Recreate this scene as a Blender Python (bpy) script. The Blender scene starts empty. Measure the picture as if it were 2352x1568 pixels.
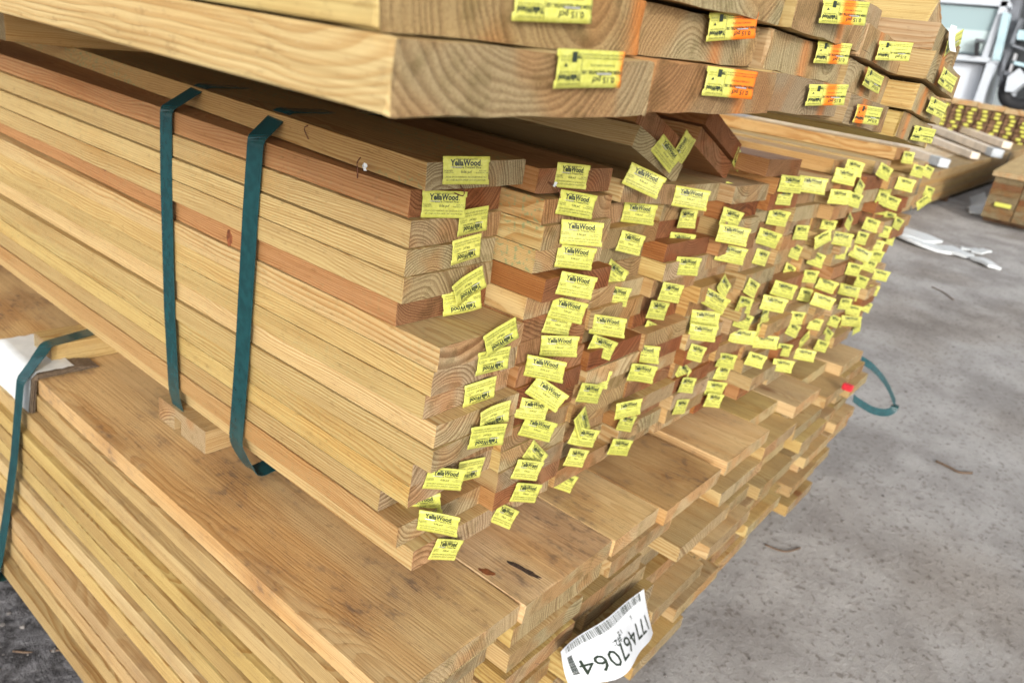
import bpy, math, random
from mathutils import Matrix, Vector
# ------------------------------------------------------------------ camera
sc = bpy.context.scene
COL = sc.collection
CAM = (-0.68163, -0.64062, 0.75728)
YAW, PITCH, ROLL, FPX = 0.94539606, 0.3676268, 0.16915181, 1690.98
def axes():
    cy, sy, cp, sp = math.cos(YAW), math.sin(YAW), math.cos(PITCH), math.sin(PITCH)
    f = Vector((sy*cp, cy*cp, -sp)); r = Vector((cy, -sy, 0)); u = r.cross(f)
    cr, sr = math.cos(ROLL), math.sin(ROLL)
    return cr*r + sr*u, -sr*r + cr*u, f
RX, UP, FW = axes()
cam_d = bpy.data.cameras.new('camera'); cam = bpy.data.objects.new('camera', cam_d); COL.objects.link(cam)
cam_d.lens = FPX/2352*36; cam_d.sensor_width = 36; cam_d.clip_start = 0.02; cam_d.clip_end = 900
cam.matrix_world = Matrix(((RX.x, UP.x, -FW.x, CAM[0]), (RX.y, UP.y, -FW.y, CAM[1]), (RX.z, UP.z, -FW.z, CAM[2]), (0, 0, 0, 1)))
cam_d.dof.use_dof = True; cam_d.dof.focus_distance = 0.85; cam_d.dof.aperture_fstop = 7.0
sc.camera = cam
# ------------------------------------------------------------------ light
SUN_EL, SUN_AZ = math.radians(17), math.radians(46)     # the light travels towards azimuth 47 deg (from +Y to +X)
w = bpy.data.worlds.new('World'); sc.world = w; w.use_nodes = True
nt = w.node_tree; bg = nt.nodes['Background']
sky = nt.nodes.new('ShaderNodeTexSky'); sky.sky_type = 'NISHITA'; sky.sun_disc = False
sky.sun_elevation = SUN_EL; sky.sun_rotation = SUN_AZ + math.pi
sky.air_density = 1.0; sky.dust_density = 2.0
hs = nt.nodes.new('ShaderNodeHueSaturation'); hs.inputs['Saturation'].default_value = 0.22
nt.links.new(sky.outputs[0], hs.inputs['Color']); nt.links.new(hs.outputs[0], bg.inputs[0]); bg.inputs[1].default_value = 0.15
sl = bpy.data.lights.new('sun', 'SUN'); sl.energy = 1.0; sl.angle = math.radians(4); sl.color = (1, .965, .90)
so = bpy.data.objects.new('sun', sl); COL.objects.link(so)
d = Vector((math.sin(SUN_AZ)*math.cos(SUN_EL), math.cos(SUN_AZ)*math.cos(SUN_EL), -math.sin(SUN_EL)))
so.rotation_euler = d.to_track_quat('-Z', 'Y').to_euler(); so.location = (-3, -3, 3)
sc.view_settings.view_transform = 'Standard'; sc.view_settings.look = 'None'; sc.view_settings.gamma = 1
sc.view_settings.use_curve_mapping = False; sc.view_settings.exposure = 0.90
# ------------------------------------------------------------------ helpers
R = random.Random(7)
GA, GC = 0.08, -0.70                                     # the yard rises gently: z = GC + GA*x
def gz(x): return GC + GA*x
def ray(q):
    return (RX*((q[0]-1176)/FPX) - UP*((q[1]-784)/FPX) + FW)
def at(q, ax, v):
    dd = ray(q); t = (v-CAM[ax])/dd[ax]; return Vector(CAM)+dd*t
def at_ground(q, h=0):
    dd = ray(q); t = (GC+h-(CAM[2]-GA*CAM[0]))/(dd.z-GA*dd.x); return Vector(CAM)+dd*t
def tag_props(o, label=None, cat=None, group=None, kind=None):
    if label: o['label'] = label
    if cat: o['category'] = cat
    if group: o['group'] = group
    if kind: o['kind'] = kind
    return o
def mesh(name, vs, fs, mats, mi=None, smooth=False):
    me = bpy.data.meshes.new(name); me.from_pydata([tuple(v) for v in vs], [], fs)
    for m in (mats if isinstance(mats, (list, tuple)) else [mats]): me.materials.append(m)
    if mi: me.polygons.foreach_set('material_index', mi)
    if smooth: me.polygons.foreach_set('use_smooth', [True]*len(me.polygons))
    me.validate(); me.update(); return me
def link(name, me, parent=None, M=None):
    o = bpy.data.objects.new(name, me); COL.objects.link(o)
    if parent: o.parent = parent
    if M is not None: o.matrix_basis = M
    return o
class MB:
    def __init__(s): s.v = []; s.f = []
    def add(s, vs, fs):
        b = len(s.v); s.v += [tuple(v) for v in vs]; s.f += [tuple(i+b for i in f) for f in fs]; return s
    def box(s, x0, y0, z0, x1, y1, z1, ch=0.0):
        if ch <= 0:
            vs = [(x, y, z) for z in (z0, z1) for y in (y0, y1) for x in (x0, x1)]
            return s.add(vs, [(0, 2, 3, 1), (4, 5, 7, 6), (0, 1, 5, 4), (2, 6, 7, 3), (0, 4, 6, 2), (1, 3, 7, 5)])
        c = ch
        prof = [(x0+c, y0), (x1-c, y0), (x1, y0+c), (x1, y1-c), (x1-c, y1), (x0+c, y1), (x0, y1-c), (x0, y0+c)]
        inn = [(x0+2*c, y0+c), (x1-2*c, y0+c), (x1-c, y0+2*c), (x1-c, y1-2*c), (x1-2*c, y1-c), (x0+2*c, y1-c), (x0+c, y1-2*c), (x0+c, y0+2*c)]
        vs = [(a, b, z0) for a, b in inn]+[(a, b, z0+c) for a, b in prof]+[(a, b, z1-c) for a, b in prof]+[(a, b, z1) for a, b in inn]
        fs = [tuple(range(7, -1, -1)), tuple(range(24, 32))]
        for k in range(3):
            for i in range(8): j = (i+1) % 8; fs.append((k*8+i, k*8+j, k*8+8+j, k*8+8+i))
        return s.add(vs, fs)
    def tube(s, pts, r, n=8, cap=True):
        pts = [Vector(p) for p in pts]; vs = []; m = len(pts)
        rr = r if isinstance(r, (list, tuple)) else [r]*m
        for i, p in enumerate(pts):
            t = (pts[min(i+1, m-1)]-pts[max(i-1, 0)]).normalized()
            a = t.cross(Vector((0, 0, 1)) if abs(t.z) < .9 else Vector((1, 0, 0))).normalized(); b = t.cross(a)
            for k in range(n):
                an = 2*math.pi*k/n; vs.append(p+a*math.cos(an)*rr[i]+b*math.sin(an)*rr[i])
        fs = [(i*n+k, i*n+(k+1) % n, (i+1)*n+(k+1) % n, (i+1)*n+k) for i in range(m-1) for k in range(n)]
        if cap: fs += [tuple(range(n))[::-1], tuple((m-1)*n+k for k in range(n))]
        return s.add(vs, fs)
    def ribbon(s, pts, wd, th, side):
        """a flat band of width wd and thickness th along pts; side = list of unit vectors across the band"""
        pts = [Vector(p) for p in pts]; m = len(pts); vs = []
        for i, p in enumerate(pts):
            t = (pts[min(i+1, m-1)]-pts[max(i-1, 0)]).normalized(); sd = Vector(side[i] if isinstance(side, list) else side)
            sd = (sd-t*sd.dot(t)).normalized(); n = t.cross(sd)
            for a, b in ((-1, -1), (1, -1), (1, 1), (-1, 1)): vs.append(p+sd*a*wd/2+n*b*th/2)
        fs = [(i*4+k, i*4+(k+1) % 4, (i+1)*4+(k+1) % 4, (i+1)*4+k) for i in range(m-1) for k in range(4)]
        fs += [(3, 2, 1, 0), tuple((m-1)*4+k for k in range(4))]
        return s.add(vs, fs)
    def build(s, name, mat, parent=None, M=None, smooth=False):
        return link(name, mesh(name, s.v, s.f, mat, smooth=smooth), parent, M)
def spline(pts, n=8):
    P = [Vector(p) for p in pts]; P = [P[0]*2-P[1]]+P+[P[-1]*2-P[-2]]; out = []
    for i in range(1, len(P)-2):
        for k in range(n):
            t = k/n; a, b, c, e = P[i-1:i+3]
            out.append(.5*((2*b)+(c-a)*t+(2*a-5*b+4*c-e)*t*t+(3*b-a-3*c+e)*t**3))
    out.append(P[-2]); return out
# ------------------------------------------------------------------ materials
class N:
    def __init__(s, name):
        s.m = bpy.data.materials.new(name); s.m.use_nodes = True; s.t = s.m.node_tree; s.p = s.t.nodes['Principled BSDF']
    def node(s, ty, **kw):
        n = s.t.nodes.new(ty)
        for k, v in kw.items(): setattr(n, k, v)
        return n
    def put(s, sock, v):
        if isinstance(v, bpy.types.NodeSocket): s.t.links.new(v, sock)
        elif v is not None: sock.default_value = v
    def math(s, op, a, b=None, c=None):
        n = s.node('ShaderNodeMath', operation=op)
        for i, v in enumerate((a, b, c)):
            if v is not None: s.put(n.inputs[i], v)
        return n.outputs[0]
    def vec(s, x, y, z):
        n = s.node('ShaderNodeCombineXYZ')
        for i, v in enumerate((x, y, z)): s.put(n.inputs[i], v)
        return n.outputs[0]
    def sep(s, v):
        n = s.node('ShaderNodeSeparateXYZ'); s.put(n.inputs[0], v); return n.outputs
    def noise(s, v, scale=1, det=2, rough=.5, dim='3D'):
        n = s.node('ShaderNodeTexNoise', noise_dimensions=dim); s.put(n.inputs['Vector'], v)
        n.inputs['Scale'].default_value = scale; n.inputs['Detail'].default_value = det; n.inputs['Roughness'].default_value = rough
        return n.outputs[0]
    def mix(s, f, a, b, mode='MIX'):
        n = s.node('ShaderNodeMix', data_type='RGBA', blend_type=mode); s.put(n.inputs[0], f); s.put(n.inputs[6], a); s.put(n.inputs[7], b)
        return n.outputs[2]
    def ss(s, v, a, b, lo=0.0, hi=1.0):
        n = s.node('ShaderNodeMapRange', interpolation_type='SMOOTHSTEP'); s.put(n.inputs[0], v)
        for i, x in enumerate((a, b, lo, hi)): s.put(n.inputs[i+1], x)
        return n.outputs[0]
    def bump(s, h, st, dist):
        n = s.node('ShaderNodeBump'); n.inputs['Strength'].default_value = st; n.inputs['Distance'].default_value = dist
        s.put(n.inputs['Height'], h); s.put(s.p.inputs['Normal'], n.outputs[0])
    def attr(s, nm, out):
        n = s.node('ShaderNodeAttribute', attribute_type='OBJECT', attribute_name=nm); return n.outputs[out]
    def rough(s, v): s.put(s.p.inputs['Roughness'], v)
    def col(s, v): s.put(s.p.inputs['Base Color'], v)
def c4(c): return (c[0], c[1], c[2], 1)
def plain(name, c, r=.6, metal=0, var=0.0, scale=30, bump=0):
    n = N(name); n.rough(r); n.p.inputs['Metallic'].default_value = metal
    if var:
        tc = n.node('ShaderNodeTexCoord').outputs['Object']; f = n.noise(tc, scale, 4)
        n.col(n.mix(n.ss(f, .3, .7), c4([x*(1-var) for x in c]), c4([min(1, x*(1+var)) for x in c])))
        if bump: n.bump(f, .4, bump)
    else: n.col(c4(c))
    return n.m
def pine():
    n = N('treated_pine')
    tc = n.node('ShaderNodeTexCoord'); P = tc.outputs['Object']; x, y, z = n.sep(P)
    px, pz, seed = n.sep(n.attr('pith', 'Vector')); gr, spray, green = n.sep(n.attr('wear', 'Vector'))
    oi = n.node('ShaderNodeObjectInfo'); side = oi.outputs['Color']; ringk = oi.outputs['Alpha']; endc = n.attr('end_tint', 'Color')
    nrm = n.sep(tc.outputs['Normal'])[1]
    isend = n.math('GREATER_THAN', n.math('ABSOLUTE', nrm), .75)
    s7 = n.math('MULTIPLY', seed, 17.3)
    lo = n.vec(n.math('ADD', n.math('MULTIPLY', x, 5), s7), n.math('MULTIPLY', y, 1.3), n.math('MULTIPLY', z, 5))
    w1 = n.math('MULTIPLY', n.math('SUBTRACT', n.noise(lo, 1, 2), .5), .055)
    lo2 = n.vec(n.math('MULTIPLY', x, 22), n.math('MULTIPLY', y, 7), n.math('ADD', n.math('MULTIPLY', z, 22), s7))
    w2 = n.math('MULTIPLY', n.math('SUBTRACT', n.noise(lo2, 1, 2), .5), .010)
    # knots: rare short ellipsoids crossing the board
    kv = n.node('ShaderNodeTexVoronoi', feature='F1'); kv.inputs['Scale'].default_value = 1
    n.put(kv.inputs['Vector'], n.vec(n.math('ADD', n.math('MULTIPLY', x, 3.2), s7), n.math('ADD', n.math('MULTIPLY', y, 2.3), seed), n.math('MULTIPLY', z, 3.2)))
    kd = n.math('MULTIPLY', kv.outputs['Distance'], .32)
    kn = n.ss(kd, .0, .05, 1, 0)
    kw = n.math('MULTIPLY', n.ss(kd, .0, .11, 1, 0), .020)
    dx = n.math('SUBTRACT', x, px)
    dz = n.math('SUBTRACT', n.math('ADD', z, n.math('MULTIPLY', n.math('MULTIPLY', y, .02), n.math('SINE', s7))), pz)
    r = n.math('SQRT', n.math('ADD', n.math('MULTIPLY', dx, dx), n.math('MULTIPLY', dz, dz)))
    r = n.math('ADD', n.math('ADD', r, w1), n.math('ADD', w2, kw))
    rj = n.noise(n.vec(n.math('MULTIPLY', r, 30), seed, 0), 1, 1)          # ring widths vary
    fq = n.math('ADD', 175, n.math('MULTIPLY', n.math('FRACT', n.math('MULTIPLY', seed, 3.7)), 190))
    fq = n.math('SUBTRACT', fq, n.math('MULTIPLY', isend, n.math('MULTIPLY', fq, .32)))
    rr = n.math('ADD', n.math('MULTIPLY', r, fq), n.math('MULTIPLY', rj, 6))
    fr = n.math('FRACT', rr)
    late = n.math('MULTIPLY', n.ss(fr, .25, .85), n.ss(fr, .93, 1.0, 1, 0))
    amp = n.noise(n.vec(n.math('MULTIPLY', r, 60), n.math('MULTIPLY', y, .8), s7), 1, 1)
    late = n.math('MULTIPLY', late, n.ss(amp, .25, .6, .35, 1))
    fib = n.noise(n.vec(n.math('MULTIPLY', x, 420), n.math('ADD', n.math('MULTIPLY', y, 5), seed), n.math('MULTIPLY', z, 420)), 1, 3)
    speck = n.noise(P, 900, 2)
    broad = n.noise(n.vec(n.math('ADD', n.math('MULTIPLY', x, 9), s7), n.math('MULTIPLY', y, 1.6), n.math('MULTIPLY', z, 9)), 1, 3)
    # long faces
    a = n.mix(n.math('MULTIPLY', n.math('MULTIPLY', late, .75), ringk), side, n.mix(1, side, (.66, .46, .27, 1), 'MULTIPLY'))
    a = n.mix(n.ss(fib, .40, .70, 0, .60), a, n.mix(1, a, (.66, .56, .44, 1), 'MULTIPLY'))
    drt = n.noise(n.vec(n.math('ADD', n.math('MULTIPLY', x, 120), s7), n.math('MULTIPLY', y, 45), n.math('MULTIPLY', z, 120)), 1, 5, .7)
    a = n.mix(n.ss(drt, .56, .72, 0, .6), a, n.mix(1, a, (.55, .50, .45, 1), 'MULTIPLY'))
    a = n.mix(n.ss(drt, .42, .28, 0, .5), a, n.mix(1, a, (1.18, 1.16, 1.12, 1), 'MULTIPLY'))
    a = n.mix(n.ss(broad, .5, .75, 0, .55), a, n.mix(1, a, (.88, .66, .42, 1), 'MULTIPLY'))
    a = n.mix(n.ss(broad, .42, .25, 0, .35), a, n.mix(1, a, (1.08, 1.1, 1.0, 1), 'MULTIPLY'))
    a = n.mix(n.math('MULTIPLY', n.ss(kn, .15, .75), .8), a, (.20, .065, .02, 1))
    mould = n.noise(n.vec(n.math('MULTIPLY', x, 55), n.math('ADD', n.math('MULTIPLY', y, 28), s7), n.math('MULTIPLY', z, 55)), 1, 4, .65)
    cloud = n.noise(n.vec(n.math('MULTIPLY', x, 7), n.math('ADD', n.math('MULTIPLY', y, 4), s7), 0), 1, 2)
    md = n.math('MULTIPLY', n.math('MULTIPLY', n.ss(mould, .48, .68), n.ss(cloud, .44, .60)), gr)
    a = n.mix(n.math('MULTIPLY', md, .6), a, (.15, .11, .09, 1))
    a = n.mix(n.math('MULTIPLY', n.math('MULTIPLY', n.ss(cloud, .44, .66), gr), .62), a, n.mix(1, a, (.58, .48, .45, 1), 'MULTIPLY'))
    gs = n.node('ShaderNodeTexNoise'); n.put(gs.inputs['Vector'], n.vec(n.math('MULTIPLY', x, 160), n.math('MULTIPLY', y, 120), n.math('MULTIPLY', z, 160))); gs.inputs['Scale'].default_value = 1; gs.inputs['Detail'].default_value = 3
    gm = n.math('MULTIPLY', n.math('MULTIPLY', n.ss(gs.outputs[0], .55, .63), n.ss(broad, .38, .52)), green)
    a = n.mix(n.math('MULTIPLY', gm, .7), a, (.12, .25, .13, 1))
    ws = n.math('MULTIPLY', n.ss(speck, .70, .74), n.ss(broad, .50, .58))
    a = n.mix(n.math('MULTIPLY', ws, .6), a, (.66, .68, .55, 1))
    # sawn end grain
    fuzz = n.noise(P, 620, 5, .78)
    e = n.mix(n.math('MULTIPLY', n.math('MULTIPLY', late, .9), ringk), endc, n.mix(1, endc, (.46, .36, .28, 1), 'MULTIPLY'))
    blot = n.noise(n.vec(n.math('ADD', n.math('MULTIPLY', x, 30), s7), seed, n.math('MULTIPLY', z, 30)), 1, 4, .65)
    e = n.mix(n.ss(blot, .5, .68, 0, .7), e, n.mix(1, e, (.60, .60, .50, 1), 'MULTIPLY'))
    heart = n.noise(n.vec(n.math('ADD', n.math('MULTIPLY', x, 11), s7), seed, n.math('MULTIPLY', z, 11)), 1, 2)
    e = n.mix(n.ss(heart, .47, .60, 0, .6), e, n.mix(1, e, (1.0, .68, .46, 1), 'MULTIPLY'))
    e = n.mix(n.ss(fuzz, .46, .66, 0, .75), e, n.mix(1, e, (.45, .38, .32, 1), 'MULTIPLY'))
    e = n.mix(n.ss(fuzz, .44, .30, 0, .8), e, n.mix(1, e, (1.5, 1.5, 1.4, 1), 'MULTIPLY'))
    rad = n.node('ShaderNodeMath', operation='ARCTAN2'); n.put(rad.inputs[0], dz); n.put(rad.inputs[1], dx)
    ck = n.noise(n.vec(n.math('MULTIPLY', rad.outputs[0], 26), n.math('MULTIPLY', r, 9), s7), 1, 2)
    crack = n.ss(ck, .735, .755)
    e = n.mix(n.math('MULTIPLY', crack, .75), e, (.05, .03, .02, 1))
    sp = n.math('SUBTRACT', x, n.math('ADD', spray, n.math('MULTIPLY', z, -.10)))
    spn = n.math('ADD', n.math('ABSOLUTE', sp), n.math('MULTIPLY', n.math('SUBTRACT', fuzz, .5), .05))
    e = n.mix(n.ss(spn, .000, .022, .5, 0), e, (.62, .17, .015, 1))
    n.col(n.mix(isend, a, e))
    n.rough(n.math('ADD', .62, n.math('MULTIPLY', isend, .28)))
    n.p.inputs['Specular IOR Level'].default_value = .25
    hs_ = n.math('ADD', n.math('MULTIPLY', late, .25), n.math('MULTIPLY', fib, .8))
    saw = n.noise(n.vec(n.math('MULTIPLY', x, 300), 0, n.math('MULTIPLY', z, 1100)), 1, 3, .7)
    he = n.math('ADD', n.math('ADD', n.math('MULTIPLY', fuzz, 1.8), n.math('MULTIPLY', late, -1.1)), n.math('ADD', saw, n.math('MULTIPLY', crack, -3)))
    h = n.node('ShaderNodeMix', data_type='FLOAT'); n.put(h.inputs[0], isend); n.put(h.inputs[2], hs_); n.put(h.inputs[3], he)
    n.bump(h.outputs[0], .75, .0011)
    return n.m
PINE = pine()
def tag_mat(name, spray):
    n = N(name); tc = n.node('ShaderNodeTexCoord').outputs['Object']; x, y, z = n.sep(tc)
    f = n.noise(tc, 260, 3)
    c = n.mix(n.ss(f, .3, .7), (.58, .57, .11, 1), (.68, .67, .17, 1)); rnd_ = n.node('ShaderNodeObjectInfo').outputs['Random']
    c = n.mix(rnd_, n.mix(1, c, (.78, .80, .70, 1), 'MULTIPLY'), c); sm = n.noise(n.vec(n.math('ADD', x, n.math('MULTIPLY', rnd_, 9)), y, z), 55, 4)
    c = n.mix(n.ss(sm, .56, .72, 0, .30), c, n.mix(1, c, (.70, .64, .50, 1), 'MULTIPLY'))
    if spray is not None:
        g = n.noise(tc, 1400, 2)
        v = n.math('ADD', n.math('ABSOLUTE', n.math('SUBTRACT', x, spray[0])), n.math('MULTIPLY', n.math('SUBTRACT', g, .5), .02))
        c = n.mix(n.ss(v, spray[1]-.004, spray[1]+.003, 1, 0), c, (.86, .20, .01, 1))
    n.col(c); n.rough(.38); n.p.inputs['Specular IOR Level'].default_value = .35
    n.p.inputs['Subsurface Weight'].default_value = 0
    return n.m
TAGM = tag_mat('yellow_tag_plastic', None); TAGS = {k: tag_mat('yellow_tag_sprayed', k) for k in ((-.042, .010), (-.024, .022), (-.006, .010), (.02, .012))}
INK = plain('black_ink', (.018, .03, .018), .5)
STEEL = plain('staple_steel', (.55, .55, .57), .35, .45)
RUST = plain('rusty_wire', (.14, .055, .03), .75, .3, .3, 300)
STRAP = plain('green_strapping', (.009, .056, .062), .22, 0, .18, 60)
PAPER = plain('white_sheet', (.66, .69, .70), .42, 0, .05, 40, .0006)
PLABEL = plain('white_label_plastic', (.72, .74, .77), .32, 0, .03, 60, .0004)
CARD = plain('brown_cardboard', (.16, .115, .075), .85, 0, .3, 220, .0006)
# ------------------------------------------------------------------ boards
def board_mesh(w, t, L, rd=.0025, cup=0.0, bow=0.0, rnd=R, name='board', chip=0.0006):
    """origin at the lower left corner of the near end; x across, y along, z up"""
    prof = []; nseg = 7
    xs = [rd+(w-2*rd)*i/nseg for i in range(nseg+1)]
    bend = lambda x: cup*(1-((x-w/2)/(w/2))**2)
    for x in xs: prof.append((x, 0))
    for a in (-60, -30, 0, 30, 60): prof.append((w-rd+rd*math.cos(math.radians(a*.75)), (rd if a < 0 else t-rd)+rd*math.sin(math.radians(a*1.5)) if a else t/2))
    for x in reversed(xs): prof.append((x, t))
    for a in (-60, -30, 0, 30, 60): prof.append((rd-rd*math.cos(math.radians(a*.75)), (t-rd if a < 0 else rd)-rd*math.sin(math.radians(a*1.5)) if a else t/2))
    prof = [(x, z+bend(min(max(x, 0), w))) for x, z in prof]
    n = len(prof); st = [0, .004, .05, .15, .35, .6, .9, 1.25, 1.65, 2.1, 2.6, 3.1]; st = [s for s in st if s < L-.05]+[L]
    ph, ph2 = rnd.random()*6, rnd.random()*6; vs = []
    for i, y in enumerate(st):
        ox = bow*math.sin(y*1.3+ph)-bow*math.sin(ph); oz = .25*bow*math.sin(y*1.7+ph2)-.25*bow*math.sin(ph2)
        for (x, z) in prof:
            jx = rnd.uniform(-chip, chip) if i < 2 else rnd.uniform(-.0003, .0003); jz = rnd.uniform(-chip, chip) if i < 2 else 0
            vs.append((x+ox+jx, y+(rnd.uniform(-.0008, .0008) if i == 0 else 0), z+oz+jz))
    fs = [(i*n+k, i*n+(k+1) % n, (i+1)*n+(k+1) % n, (i+1)*n+k) for i in range(len(st)-1) for k in range(n)]
    # end caps as strips between bottom and top rows, so a cupped end stays clean
    for base, fl in ((0, 0), ((len(st)-1)*n, 1)):
        b0 = [base+i for i in range(nseg+1)]; tp = [base+nseg+1+5+nseg-i for i in range(nseg+1)]
        for i in range(nseg):
            q = (b0[i], tp[i], tp[i+1], b0[i+1]); fs.append(q if not fl else q[::-1])
        q = (base+nseg,)+tuple([tp[nseg]]+[base+nseg+5-k for k in range(5)]); fs.append(q if not fl else q[::-1])
        q = (tp[0], b0[0])+tuple(base+2*nseg+2+5+4-k for k in range(5)); fs.append(q if not fl else q[::-1])
    fs = [f[::-1] if 0 else f for f in fs]
    return mesh(name, vs, fs, PINE)
SIDES = dict(pale=(.56, .425, .205), straw=(.50, .375, .165), honey=(.48, .32, .13), tan=(.45, .335, .17), orange=(.41, .225, .09), rust=(.30, .13, .045), amber=(.60, .43, .22), lit_top=(.80, .69, .49))
ENDS = dict(pale=(.46, .35, .20), straw=(.39, .295, .155), honey=(.37, .25, .12), tan=(.385, .305, .175), orange=(.32, .165, .075), rust=(.26, .11, .045), amber=(.4, .28, .13), lit_top=(.6, .5, .34))
WORD = dict(lit_top='lit_top', amber='amber', pale='pale', straw='straw-coloured', honey='honey-coloured', tan='dull tan', orange='orange-brown', rust='red-brown')
def board(name, label, cat, group, x, y, z, w, t, L, yaw=0, roll=0, tone='pale', end=None, grime=0, spray=-9, green=0, rd=.0025, cup=0, bow=.003, k=1.0, pith=None, chip=.0006, ring=.95):
    me = board_mesh(w, t, L, rd, cup, bow, name=name, chip=chip)
    M = Matrix.Translation((x, y, z)) @ Matrix.Rotation(yaw, 4, 'Z') @ Matrix.Rotation(roll, 4, 'Y')
    o = link(name, me, None, M); tag_props(o, label, cat, group)
    j = R.uniform(.9, 1.1)*k; h = R.uniform(.965, 1.015); c = SIDES[tone]; o.color = (c[0]*j, c[1]*j*h, c[2]*j*R.uniform(.85, 1.12), ring)
    e = ENDS[end or tone]; j = R.uniform(.82, 1.12)*k; o['end_tint'] = [e[0]*j, e[1]*j*R.uniform(.95, 1.05), e[2]*j]
    if pith is None:
        pith = (R.uniform(-.1, w+.1), R.choice([-1, 1])*R.uniform(.01, .13)+t/2, R.uniform(0, 20))
    o['pith'] = list(pith); o['wear'] = [float(grime), float(spray), float(green)]
    return o
# ------------------------------------------------------------------ yellow end tags (stapled, curling away from the wood)
TW, TH = .064, .037
def bend(kind, u, v, W, H):
    """how far the tag stands off the wood (towards -y) at (u, v)"""
    a = (u+W/2)/W; b = (v+H/2)/H
    if kind == 0: return .0015+.002*a*a
    if kind == 1: return .001+.006*a*a
    if kind == 2: return .0015+.0022*math.sin(a*4.2)+.003*a
    if kind == 3: return .001+.006*max(0, 1-a*2.2)**2+.004*a*a*(1-b)
    if kind == 4: return .001+.012*a**2.5
    return .0015+.004*a*b+.003*(1-a)*(1-b)
def text_mesh(lines, name):
    vs, fs = [], []
    for (s, x, y, size, wid, al, off) in lines:
        cu = bpy.data.curves.new('t', 'FONT'); cu.body = s; cu.size = size; cu.align_x = al; cu.offset = off; cu.resolution_u = 2
        o = bpy.data.objects.new('t', cu); me = bpy.data.meshes.new_from_object(o)
        xs = [v.co.x for v in me.vertices]; wd = max(xs)-min(xs); kx = wid/wd if wid else 1
        b = len(vs); vs += [(x+v.co.x*kx, y+v.co.y) for v in me.vertices]; fs += [tuple(i+b for i in p.vertices) for p in me.polygons]
        bpy.data.objects.remove(o); bpy.data.curves.remove(cu); bpy.data.meshes.remove(me)
    return vs, fs
PR06 = text_mesh([('END USE: ABOVE GROUND', 0, .0137, .0031, .030, 'CENTER', 0), ('YellaWood', -.001, .0064, .0112, .041, 'CENTER', .00045), ('.', .0207, .0064, .009, 0, 'CENTER', .0001),
    ('Pressure Treated Pine', .001, .0026, .0046, .038, 'CENTER', .00005), ('MICRONIZED', -.024, -.0012, .0027, .012, 'CENTER', 0), ('COPPER AZOLE', -.024, -.0038, .0027, .0135, 'CENTER', 0),
    ('0.06 pcf', 0, -.0034, .0048, .0145, 'CENTER', .00006), ('FARM AND', .0225, -.0012, .0027, .010, 'CENTER', 0), ('RESIDENTIAL USE', .0215, -.0038, .0027, .0165, 'CENTER', 0),
    ('LIFETIME LIMITED WARRANTY. ASK DEALER FOR DETAILS.', 0, -.0098, .0034, .057, 'CENTER', 0), ('SEE OTHER SIDE FOR IMPORTANT INFORMATION.', 0, -.0138, .0034, .054, 'CENTER', 0)], 'p')
BW, BH = .072, .0225
def rect(v, f, x0, y0, x1, y1):
    b = len(v); v += [(x0, y0), (x1, y0), (x1, y1), (x0, y1)]; f.append((b, b+1, b+2, b+3))
PR15 = text_mesh([('0.15 pcf', -.016, .0070, .0080, .024, 'CENTER', .00012), ('FARM AND RESIDENTIAL USE', -.013, .0010, .0052, .042, 'CENTER', .0001), ('MICRONIZED COPPER AZOLE', -.013, -.0045, .0028, .026, 'CENTER', 0),
    ('LIFETIME LIMITED WARRANTY. ASK DEALER FOR DETAILS', -.013, -.0108, .0024, .041, 'CENTER', 0), ('SEE OTHER SIDE FOR IMPORTANT INFORMATION', -.013, -.0138, .0024, .041, 'CENTER', 0),
    ('END USE: GROUND CONTACT', .022, .0125, .0022, .021, 'CENTER', 0), ('YellaWood', .0215, .0050, .0078, .0235, 'CENTER', .00035), ('Pressure Treated Pine', .022, .0020, .0030, .021, 'CENTER', 0),
    ('AWPA U1-UC4A', .0275, -.0085, .0022, .010, 'CENTER', 0), ('USE CATEGORY', .0275, -.0115, .0022, .010, 'CENTER', 0), ('TP', .0125, -.0135, .0060, .0045, 'CENTER', .0002)], 'p')
rect(PR15[0], PR15[1], .0092, -.0150, .0096, .0150)
b_ = len(PR15[0]); PR15[0].extend([(.0150, -.0150), (.0205, -.0150), (.0205, -.0060), (.0150, -.0060)]); PR15[1].append((b_, b_+1, b_+2, b_+3))
b_ = len(PR15[0]); PR15[0].extend([(.024, -.002), (.0262, -.0055), (.0284, -.002)]); PR15[1].append((b_, b_+1, b_+2))
def sheet_mesh(W, H, kind, mats):
    rows = [(-.5, 0), (-.335, 0), (-.30, .028), (-.1, .022), (.1, .022), (.27, .028), (.305, 0), (.5, 0)]; nu = 26; vs = []
    for (rv, ins) in rows:
        for i in range(nu+1):
            u = (-.5+ins*.45+(1-ins*1.45)*i/nu)*W; vs.append((u, -bend(kind, u, rv*H, W, H), rv*H))
    m = nu+1; fs = [(r*m+i, r*m+i+1, (r+1)*m+i+1, (r+1)*m+i) for r in range(len(rows)-1) for i in range(nu)]
    n0 = len(vs); vs += [(x, y+.00025, z) for x, y, z in vs]; fs += [tuple(i+n0 for i in f[::-1]) for f in fs]
    rim = list(range(m))+[r*m+nu for r in range(1, len(rows))]+[(len(rows)-1)*m+i for i in range(nu-1, -1, -1)]+[r*m for r in range(len(rows)-2, 0, -1)]
    for a, b in zip(rim, rim[1:]+rim[:1]): fs.append((b, a, a+n0, b+n0))
    return mesh('end_tag', vs, fs, mats, smooth=True)
def print_mesh(src, W, H, kind):
    return mesh('printing', [(u, -bend(kind, u, v, W, H)-.00055, v) for u, v in src[0]], src[1], INK)
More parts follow.
